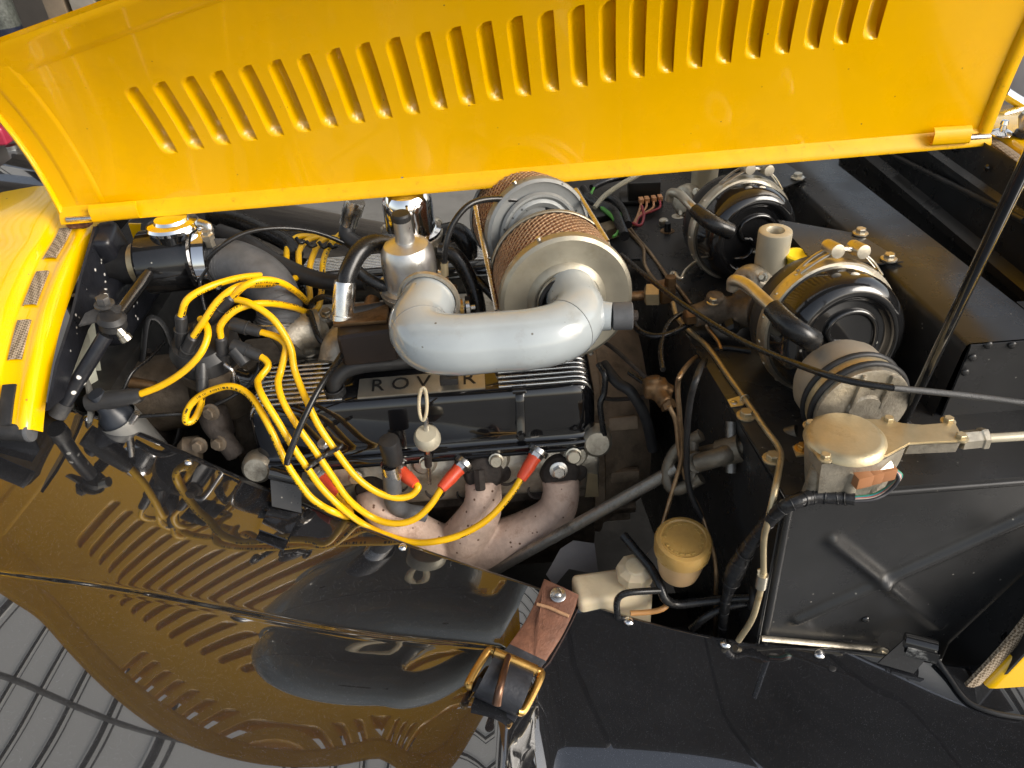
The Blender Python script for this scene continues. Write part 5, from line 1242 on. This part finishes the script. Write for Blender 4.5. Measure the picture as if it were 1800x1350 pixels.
for pts, r, lab in (
    ([(1086, 1085, -.43), (1084, 1062, -.43), (1090, 1048, -.43), (1110, 1041, -.43), (1160, 1038, -.425)], .0042, 'thin black tube bent over the washer bottle'),
    ([(1095, 940, -.36), (1120, 970, -.38), (1145, 1000, -.40), (1160, 1030, -.42), (1170, 1053, -.43), (1190, 1062, -.43), (1230, 1058, -.43), (1290, 1052, -.435), (1318, 1051, -.44)], .0058, 'black tube curving between the two reservoirs to a grommet'),
    ([(1215, 1106, -.44), (1240, 1085, -.44), (1275, 1068, -.44), (1316, 1060, -.44)], .0052, 'black tube rising from the wing edge to the grommet'),
    ([(1108, 1078, -.43), (1140, 1076, -.43), (1165, 1070, -.43), (1180, 1055, -.42)], .0036, 'pale orange tube behind the washer bottle')):
    single('fluid_tube', tube(pl(pts), r, 10, 6), rubber_gloss if r != .0036 else plain('orange tube', (.4, .2, .07), .4), lab, 'tube', 'tubes by the reservoirs')
single('grommet', ring(at(1322, 1048, y=-.445), (1, -.2, 0), .012, .005, 20, 8), rubber, 'round black grommet in the front wall by the reservoir tubes', 'grommet')
for P_, lab in (([(1008, 950, -.30), (1045, 955, -.30), (1052, 1010, -.33), (1000, 1000, -.33), (975, 1030, -.34), (960, 1010, -.33), (985, 965, -.31)], 'dull grey heat shield plate under the steering shaft'), ([(1128, 985, -.36), (1152, 958, -.36), (1160, 1010, -.37), (1160, 1040, -.38), (1135, 1040, -.38)], 'grey bracket plate behind the washer bottle cap')):
    single('heat_shield', sheet(pl([p for p in P_])[::-1], .002), plain('dull grey plate', (.16, .15, .145), .6, metal=.3), lab, 'plate', 'grey plates low in the bay')
# ================================================================== leather strap with buckle on the wing
stp = thing('leather_strap', 'tan leather bonnet strap with brass roller buckle on the wing', 'strap', on_val(930, 1150))
def sgrid(Lp, Rp, m_, name, t=.0035, par=stp, nn=4):
    Lq = catmull([on_val(*p) for p in Lp], nn); Rq = catmull([on_val(*p) for p in Rp], nn); n = len(Lq)
    def fn(i, k):
        w = [0, 0, .04, .5, .96, 1, 1][k]; h = [-.5, .35, .5, .56, .5, .35, -.5][k]
        a = Lq[i].lerp(Rq[i], w); tn = (Lq[min(i+1, n-1)]-Lq[max(i-1, 0)]).normalized(); nn_ = (Rq[i]-Lq[i]).cross(tn).normalized()
        if nn_.z < 0: nn_ = -nn_
        return a+nn_*(h*t*2)
    me = grid(fn, range(n), range(7), angle=60)
    bm = bmesh.new(); bm.from_mesh(me); bmesh.ops.holes_fill(bm, edges=bm.edges, sides=0)
    return part(name, bmesh_out(bm, 60), m_, par)
LA = [(957, 1019, .013), (947, 1045, .010), (931, 1080, .008), (911, 1112, .010), (888, 1142, .016), (870, 1160, .020)]
LB = [(1018, 1047, .013), (1006, 1078, .010), (990, 1112, .008), (972, 1142, .010), (952, 1172, .016), (935, 1190, .020)]
strp = sgrid(LA, LB, leather, 'strap_top')
sgrid([(896, 1133, .0195), (870, 1160, .023)], [(960, 1163, .0195), (935, 1190, .023)], leather_black, 'black_band', .0012, nn=3)
c = on_val(981, 1046, .0165)
part('stud', join(lathe([(0, 0), (.010, 0), (.010, .0014), (.0085, .0022), (0, .0022)], c, (0, -.3, 1), 22), dome(c+V(0, 0, .002), (0, -.3, 1), .0048, .0032)), steel, stp)
part('stitch_ridge', tube([on_val(944, 1062, .0145), on_val(965, 1068, .0150), on_val(985, 1077, .0150), on_val(1000, 1083, .0145)], .0022, 8, 4), mat('frayed hide', (.42, .24, .13), .8, bump=.5, bs=400), stp)
# buckle
BQ = [on_val(862, 1142, .024), on_val(824, 1200, .030), on_val(828, 1207, .030), on_val(912, 1250, .026), on_val(920, 1247, .026), on_val(951, 1186, .024), on_val(946, 1177, .024)]
bk = part('buckle_frame', tube([on_val(868, 1146, .024), on_val(856, 1147, .025), on_val(824, 1200, .030), on_val(830, 1206, .030)], .0048, 12, 5), brass, stp)
part('buckle_frame', tube([on_val(910, 1250, .024), on_val(922, 1246, .025), on_val(951, 1188, .024), on_val(943, 1178, .023)], .0048, 12, 5), brass, stp)
ra, rb = on_val(868, 1147, .026), on_val(942, 1179, .025)
part('buckle_roller', tube([ra, rb], .0068, 16, 1), brass, stp)
# black leather wrapped round the buckle's bar
ca, cb_ = on_val(838, 1205, .030), on_val(920, 1243, .026); bd_ = (cb_-ca)
def lp(u, k):
    a = R_([-20, 20, 55, 90, 125, 160, 200, 240][k]); pu = ra.lerp(rb, u); lo = ca.lerp(cb_, u); cen = pu.lerp(lo, .62)
    dirv = (lo-pu); nn_ = bd_.cross(dirv).normalized()
    if nn_.z < 0: nn_ = -nn_
    return cen-dirv*.60*math.cos(a)+nn_*(.019*math.sin(a)-.004)
part('leather_loop', grid(lp, [.04+.92*i/8 for i in range(9)], range(8), thick=.003, angle=60), leather_black, stp)
part('tongue', tube([ra.lerp(rb, .36)+V(0, 0, .006), on_val(886, 1180, .044), on_val(878, 1212, .046), on_val(873, 1238, .034)], [.0032, .0042, .0048, .0056], 12, 6), mat('bronze tongue', (.16, .09, .06), .35, metal=.9, var=.2), stp)
part('keeper_end', sheet([on_val(842, 1190, .012), on_val(925, 1232, .012), on_val(905, 1268, .006), on_val(826, 1225, .006)][::-1], .004), leather_black, stp)

# rear bonnet catch on the wing
rc = thing('bonnet_catch', 'black bent catch plate by the footwell panel with worn silver edge', 'catch', on_val(1580, 1175))
b0, b1 = on_val(1543, 1166, .003), on_val(1606, 1184, .003); t0, t1 = on_val(1590, 1124, .038), on_val(1646, 1138, .038)
part('upstand', sheet([b0, b1, t1, t0], .0022), black_gloss, rc)
part('rolled_top', tube([t0, t1], .0085, 14, 1), black_enamel, rc)
part('worn_lip', sheet([t0+V(0, -.009, -.001), t1+V(0, -.009, -.001), t1+V(0, -.0085, -.016), t0+V(0, -.0085, -.016)], .0016), mat('worn black over alloy', (.03, .03, .03), .35, metal=.3, dirt=((.6, .6, .58), .35, 60)), rc)
part('bolt', bolt(at(1547, 1149, y=-.492), (0, -1, .2), .007, .004), zinc, rc)
ws = single('wing_seal', tube([on_val(1648, 1160, .008), on_val(1668, 1190, .004), on_val(1690, 1222, .003), on_val(1712, 1240, .003), on_val(1752, 1254, .004), on_val(1800, 1262, .004)], .0028, 10, 6), rubber, 'black rubber seal strip between wing and yellow scuttle', 'seal')

# ================================================================== front left corner of the bay
fl = thing('radiator_mount', 'chipped black mounting plate inside the yellow cowl', 'mount', at(140, 700, x=-.56))
part('plate', sheet([at(*p, x=-.560) for p in [(164, 398), (203, 400), (216, 430), (206, 475), (190, 505), (172, 545), (150, 580), (128, 640), (106, 700), (80, 722), (96, 640), (122, 560), (138, 490)]], .004), black_chipped, fl)
part('tank_flange', box(.03, .05, .055, Matrix.Translation(at(195, 432, x=-.548)) @ Matrix.Rotation(.3, 4, 'X'), .012, 4), black_chipped, fl)
part('neck_ring', lathe([(.030, -.008), (.033, -.006), (.033, .006), (.030, .008)], at(178, 462, y=.01), (1, 0, 0), 30), black_enamel, fl)
mb = thing('stay_mount', 'grey bracket with rubber mount bolted to the radiator frame', 'bracket', at(190, 590, y=-.16))
br_m = mat('dusty grey steel', (.07, .07, .072), .5, metal=.5, var=.3, vs=60, dirt=((.16, .15, .13), .2, 60))
part('bracket', sheet(pl([(138, 572, -.175), (150, 550, -.16), (180, 536, -.15), (212, 536, -.15), (210, 548, -.16), (180, 562, -.172)])[::-1], .003), br_m, mb)
part('rubber_mount', lathe([(0, -.018), (.010, -.018), (.017, -.012), (.015, -.004), (.018, .0), (.013, .006), (0, .006)], at(196, 560, y=-.165), (.25, -.2, 1), 22), rubber, mb)
part('nut', bolt(at(184, 536, y=-.157), (.1, -.1, 1), .0085, .010), br_m, mb)
part('bolt_end', lathe([(.006, 0), (.006, .014), (.0075, .015), (.0075, .022), (0, .024)], at(203, 574, y=-.17), (.4, -.1, -.9), 8), zinc, mb)
st_ = thing('stay_rod', 'black painted stay rod angled across the radiator frame', 'rod', at(108, 718, y=-.2))
part('rod', tube(pl([(106, 720, -.215), (146, 655, -.195), (186, 590, -.17)]), .0095, 14, 3), black_chipped, st_)
part('rod_end', tube(pl([(206, 556, -.14), (240, 510, -.09), (262, 480, -.06)]), .0085, 14, 3), black_enamel, st_)
part('sleeve', tube(pl([(100, 730, -.217), (114, 707, -.21)]), .0115, 14, 2), br_m, st_)
pw = thing('fan_shroud', 'pale translucent plastic shroud piece behind the stay rod', 'shroud', at(150, 700, y=-.15))
pm = mat('milky plastic', (.42, .43, .36), .5, var=.15, vs=16)
part('panel', grid(lambda u, v: at(lerp(lerp(108, 152, v), lerp(128, 178, v), u)+8*math.sin(v*3), lerp(lerp(655, 722, u), lerp(575, 700, u), v), y=-.13+.02*v-.02*math.sin(u*3.1)), [i/6 for i in range(7)], [i/6 for i in range(7)]), pm, pw)
part('panel', grid(lambda u, v: at(lerp(lerp(140, 165, v), lerp(170, 185, v), u), lerp(lerp(590, 560, v), lerp(722, 700, v), u), y=-.10), [i/4 for i in range(5)], [i/4 for i in range(5)]), pm, pw)
hn = thing('horn', 'grey dished horn low at the front of the bay', 'horn', at(165, 720, y=-.16))
part('dish', lathe([(0, 0), (.03, .002), (.045, .008), (.048, .012), (.046, .014)], at(162, 712, y=-.16), (-.8, -.5, .4), 30), plain('horn grey', (.2, .2, .19), .45, metal=.4), hn)
al = thing('alternator', 'dark alternator and belt pulleys at the front of the engine', 'alternator', at(300, 760, y=-.12))
part('body', lathe([(0, -.05), (.05, -.05), (.058, -.035), (.058, .03), (.045, .045), (0, .045)], at(290, 690, y=-.06), (-1, -.1, 0), 30), alu_dirty, al)
pu = part('pulley', lathe([(0, .05), (.036, .05), (.040, .053), (.034, .060), (.040, .067), (.036, .070), (.012, .066), (0, .066)], at(290, 690, y=-.06), (-1, -.1, 0), 34), burnt, al)
for i in range(8): part('cooling_slot', box(.012, .008, .022, Matrix.Translation(at(290, 690, y=-.06)+V(-.02, .0588*math.cos(i*.5-2.6), .0588*math.sin(i*.5-2.6)+.0)) @ Matrix.Rotation(i*.5, 4, 'X'), .001), burnt, al)
fbm = thing('fan_belt', 'black fan belt running down the front of the engine', 'belt', at(262, 760, y=-.1))
part('belt', tube(pl([(262, 560, -.02), (252, 620, -.05), (245, 690, -.08), (260, 760, -.12), (300, 790, -.12), (318, 740, -.09), (312, 660, -.05), (292, 580, -.02)]), .006, 8, 5, closed=True, flat=.6), rubber, fbm)
part('crank_pulley', lathe([(0, -.01), (.06, -.01), (.064, -.004), (.058, .004), (.064, .012), (.06, .016), (.02, .012), (0, .02)], at(290, 770, y=-.08), (-1, 0, .05), 36), burnt, fbm)
single('sender_pipe', tube(pl([(225, 672, -.10), (240, 674, -.10), (275, 679, -.10)]), [.008, .0085, .007], 12, 3), brass_old, 'short brown pipe stub low beside the coil lead', 'pipe')
for pts, lab in (([(240, 732, -.2), (290, 729, -.2), (340, 724, -.19), (390, 706, -.18), (420, 690, -.17)], 'thin black wire from the coil to the distributor'), ([(215, 690, -.17), (232, 655, -.15), (262, 630, -.12), (290, 600, -.08)], 'thin black wire rising behind the coil lead'), ([(415, 690, -.19), (435, 680, -.19), (452, 655, -.18), (455, 638, -.17)], 'thin black wire curling below the distributor boots'), ([(360, 545, -.1), (355, 520, -.09), (352, 495, -.07), (365, 470, -.065)], 'pair of thin wires dropping from the header tank')):
    single('wire', tube(pl(pts), .0026, 8, 6), rubber_gloss, lab, 'wire', 'thin black wires at the front')
single('hinge_tab', sheet(pl([(226, 392, .02), (248, 392, .02), (246, 418, .03), (239, 432, .03)]), .002), yellow_gloss, 'small yellow tab hanging under the bonnet front', 'tab')
# front engine bits between distributor and rocker cover
eb = thing('engine_bracket', 'dark cast bracket with bolts at the front of the near head', 'bracket', at(400, 800, y=-.2))
part('arm', remesh(join(tube(pl([(362, 712, -.18), (372, 745, -.19), (392, 770, -.20), (415, 800, -.205)]), .014, 12, 4), box(.03, .03, .05, Matrix.Translation(at(385, 745, y=-.18)), .006)), .003, 2), burnt, eb)
for px, py in ((352, 782), (385, 778), (372, 724)): part('bolt', bolt(at(px, py, y=-.21), (-.2, -.9, .3), .008, .008), alu_dirty, eb)
part('pulley_boss', lathe([(0, 0), (.02, 0), (.02, .02), (.012, .028), (0, .028)], at(352, 790, y=-.19), (-1, -.2, .1), 18), alu_dirty, eb)

# ================================================================== relay, wiring and studs on the far end of the shelf
rl = thing('relay_box', 'square black relay box with four wires near the bonnet edge', 'relay', at(1130, 340, z=.80))
rm = mat('relay bakelite', (.012, .011, .0105), .35)
q = at(1134, 338, z=.825)
part('box', box(.056, .042, .032, Matrix.Translation(q+V(0, .015, .004)) @ Matrix.Rotation(-.12, 4, 'Z'), .002), rm, rl)
part('base', box(.075, .05, .008, Matrix.Translation(q+V(-.004, .015, -.016)) @ Matrix.Rotation(-.12, 4, 'Z'), .002), rm, rl)
org2 = plain('peach wire', (.50, .25, .12), .45); rdw = plain('red wire', (.35, .04, .05), .4); grw = plain('green wire', (.10, .35, .06), .4); whw = plain('clear pale hose', (.5, .47, .36), .4)
for i, px in enumerate((1127, 1137, 1149, 1160)):
    part('terminal', box(.008, .014, .008, Matrix.Translation(at(px, 352-i*1.5, z=.822)), .001), org2, rl)
    part('wire', tube([at(px, 356-i, z=.82), at(px-2, 366, z=.815), at(1120+i*2, 380, z=.81), at(1112+i*2, 396, z=.808)], .002, 8, 5), org2 if i < 3 else rdw, rl)
lo = thing('wiring_loom', 'tangled dark loom with green and red wires beside the far filter', 'wiring loom', at(1080, 400, z=.80))
for pts, r, m_ in (([(1030, 345), (1055, 360), (1078, 372), (1090, 395), (1098, 415)], .0085, tape_black), ([(1040, 330), (1066, 318), (1090, 312), (1120, 310)], .006, tape_black), ([(1060, 345), (1080, 352), (1096, 372), (1104, 395)], .007, tape_black), ([(1048, 355), (1062, 368), (1080, 385), (1092, 410)], .004, grw), ([(1035, 350), (1048, 325), (1075, 312), (1100, 312)], .0024, grw), ([(1092, 368), (1090, 395), (1085, 410), (1078, 416)], .0024, grw), ([(1128, 362), (1132, 380), (1126, 396), (1112, 392)], .0024, rdw), ([(1025, 330), (1040, 350), (1060, 352)], .006, tape_black)):
    part('strand', tube([at(p[0], p[1], z=.835) for p in pts], r, 8, 6), m_, lo)
part('connector', box(.045, .035, .025, Matrix.Translation(at(1052, 385, z=.82)) @ Matrix.Rotation(.3, 4, 'Z'), .004), rm, lo)
part('connector', box(.03, .03, .02, Matrix.Translation(at(1070, 405, z=.815)) @ Matrix.Rotation(.5, 4, 'Z'), .004), plain('grubby tape', (.2, .15, .09), .6), lo)
single('clear_hose', tube([at(1045, 365, z=.85), at(1062, 345, z=.86), at(1090, 325, z=.87), at(1130, 303, z=.88)], .0042, 10, 6), whw, 'pale clear hose passing in front of the relay box', 'hose')
for px, py, lab in ((1166, 396, 'bright capped stud left of the far servo'), (1173, 407, 'black stud on a washer left of the far servo')):
    c = at(px, py, z=.803); e = thing('shelf_stud', lab, 'stud', c, 'studs by the far servo')
    part('washer', lathe([(0, 0), (.012, 0), (.012, .0015), (0, .0015)], c, (0, 0, 1), 20), rubber if px < 1170 else brass_old, e)
    part('cap', lathe([(0, 0), (.008, 0), (.008, .008), (.006, .010), (0, .011)] if px < 1170 else [(0, 0), (.006, 0), (.005, .014), (0, .015)], c+V(0, 0, .0015), (0, 0, 1), 16), zinc if px < 1170 else rubber, e)
single('washer_plate', lathe([(0, 0), (.011, 0), (.011, .0012), (.004, .0015), (.004, .004), (0, .004)], at(1192, 381, z=.803), (0, 0, 1), 20), zinc, 'round zinc washer on the shelf beside the far servo', 'washer')
for pts, r, lab in (([(1112, 560), (1122, 580), (1150, 591), (1180, 586), (1215, 568), (1238, 558)], .0042, 'thin black wire looping right from the pipe bung'), ([(1165, 650), (1162, 610), (1175, 570), (1205, 548), (1245, 545), (1268, 560), (1276, 585)], .0034, 'thin black wire looping around the slave cylinder')):
    single('wire', tube([at(p[0], p[1], z=.82) for p in pts], r, 8, 7), rubber_gloss, lab, 'wire', 'thin black wires on the shelf')
hose('drain_hose', [(1060, 640, -.19), (1085, 672, -.22), (1110, 690, -.235), (1135, 735, -.24), (1148, 790, -.24)], .0075, rubber, 'ribbed black hose curving over the bellhousing', n=12)
single('starter_cable', tube(pl([(1052, 640, -.20), (1063, 660, -.215), (1062, 690, -.22), (1055, 710, -.225), (1058, 740, -.23), (1066, 790, -.235)]), .0042, 8, 6), rubber_gloss, 'black cable bracket down the right end of the rocker cover', 'cable')
single('link_rod', tube(pl([(1060, 700, -.2), (1085, 702, -.21), (1145, 697, -.25)]), .003, 8, 4), burnt, 'thin dark rod crossing the bellhousing to the union', 'rod')
single('throttle_rod', tube(pl([(1105, 655, -.22), (1130, 672, -.24), (1165, 705, -.27), (1195, 716, -.29)]), .0032, 8, 5), rubber_gloss, 'thin black wire past the four-way union', 'wire')

# ================================================================== what shows beyond the bonnet
wall_m = mat('workshop wall board', (.13, .115, .10), .8, var=.25, vs=3, dirt=((.05, .045, .04), .3, 5))
structure('workshop_wall', box(7, .08, 3.4, Matrix.Translation((-1.6, 3.9, 1.7)), .01), wall_m)
for i in range(9):
    pass
sh_ = thing('storage_shelf', 'grey shelf board against the workshop wall', 'shelf', (-2.3, 3.5, 1.0))
p0 = at(60, 62, y=3.35)
part('board', box(2.2, .4, .04, Matrix.Translation(p0+V(-.3, .1, -.03)), .005), plain('grey shelf', (.25, .25, .24), .6), sh_)
for dx in (-.9, .2): part('upright', box(.05, .05, 2.4, Matrix.Translation(V(p0.x+dx, 3.6, 1.2)), .005), plain('grey upright', (.2, .19, .18), .6), sh_)
for dx, w, c_ in ((.18, .10, (.22, .17, .12)), (.32, .12, (.3, .27, .23)), (.5, .14, (.10, .09, .08))): part('carton', box(w, .2, .35, Matrix.Translation(p0+V(dx, .05, .16)), .005), plain('carton', c_, .7), sh_)
bo = thing('oil_bottle', 'dark blue bottle with pale printed label on the shelf', 'bottle', p0+V(-.13, 0, -.01))
part('body', lathe([(0, 0), (.075, 0), (.08, .01), (.08, .24), (.06, .28), (.025, .30), (.025, .34), (0, .34)], p0+V(-.13, 0, -.01), (0, 0, 1), 24), plain('navy plastic', (.02, .025, .05), .35), bo)
part('label', lathe([(.0808, .06), (.0812, .062), (.0812, .20), (.0808, .202)], p0+V(-.13, 0, -.01), (0, 0, 1), 24), plain('label', (.10, .11, .10), .5, var=.5, vs=60), bo)
tr = thing('tool_trolley', 'pink-red tool trolley standing beyond the far wing', 'trolley', at(18, 292, z=0))
cst = at(36, 293, z=0)
part('tray', box(.5, .35, .10, Matrix.Translation(cst+V(-.22, .1, .19)), .02, 3), plain('crimson enamel', (.42, .03, .07), .3, coat=.5), tr)
part('leg', tube([cst+V(-.06, 0, .13), cst+V(-.14, .06, .42)], .02, 12, 2), plain('crimson enamel leg', (.45, .04, .08), .3, coat=.5), tr)
w_ = part('caster', lathe([(0, -.015), (.035, -.015), (.04, -.008), (.04, .008), (.035, .015), (0, .015)], cst+V(0, 0, .042), (1, .3, 0), 24), rubber, tr)
part('fork', join(box(.05, .03, .05, Matrix.Translation(cst+V(0, 0, .075)), .006), lathe([(0, 0), (.03, 0), (.03, .02), (0, .02)], cst+V(0, 0, .1), (0, 0, 1), 18)), chrome, tr)
ch = thing('windscreen_stay', 'chrome stay with dark pillar beyond the bonnet rear corner', 'stay', at(1790, 190, y=.25))
part('rod', tube(pl([(1766, 163, .2), (1790, 178, .2), (1830, 200, .2)]), .009, 12, 3), chrome, ch)
part('pillar', box(.12, .03, .10, Matrix.Translation(at(1800, 140, y=.35)), .01), plain('grey vinyl', (.12, .12, .13), .5), ch)
part('trim', tube(pl([(1775, 100, .4), (1800, 108, .4), (1830, 118, .4)]), .012, 10, 3), chrome, ch)

# separators between the near leads
for a, b, lab in (((572, 800, -.272), (596, 787, -.268), 'upper black separator between two yellow leads'), ((545, 820, -.284), (563, 806, -.276), 'lower black separator between two yellow leads')):
    P = inside(pl([a, b])); e = thing('lead_separator', lab, 'separator', P[0], 'lead separators')
    part('bar', tube(P, .0028, 8, 2), boot_black, e)
    for p in P: part('collar', ring(p, (.6, -.3, -.7), .0054, .0018, 16, 6), boot_black, e)

fc = thing('bonnet_catch', 'black rubber-sleeved catch at the foot of the yellow cowl', 'catch', at(25, 775, y=-.27))
part('sleeve', tube(pl([(-40, 757, -.285), (10, 758, -.285), (50, 760, -.285)]), .0115, 16, 3), rubber, fc)
part('end_cap', lathe([(.0118, 0), (.0122, .002), (.0115, .005), (.006, .006), (0, .006)], at(49, 760, y=-.285), (1, 0, 0), 18), rubber_grey, fc)
part('plate', sheet(pl([(-30, 760, -.275), (60, 765, -.27), (75, 800, -.27), (-30, 800, -.275)]), .003), black_enamel, fc)
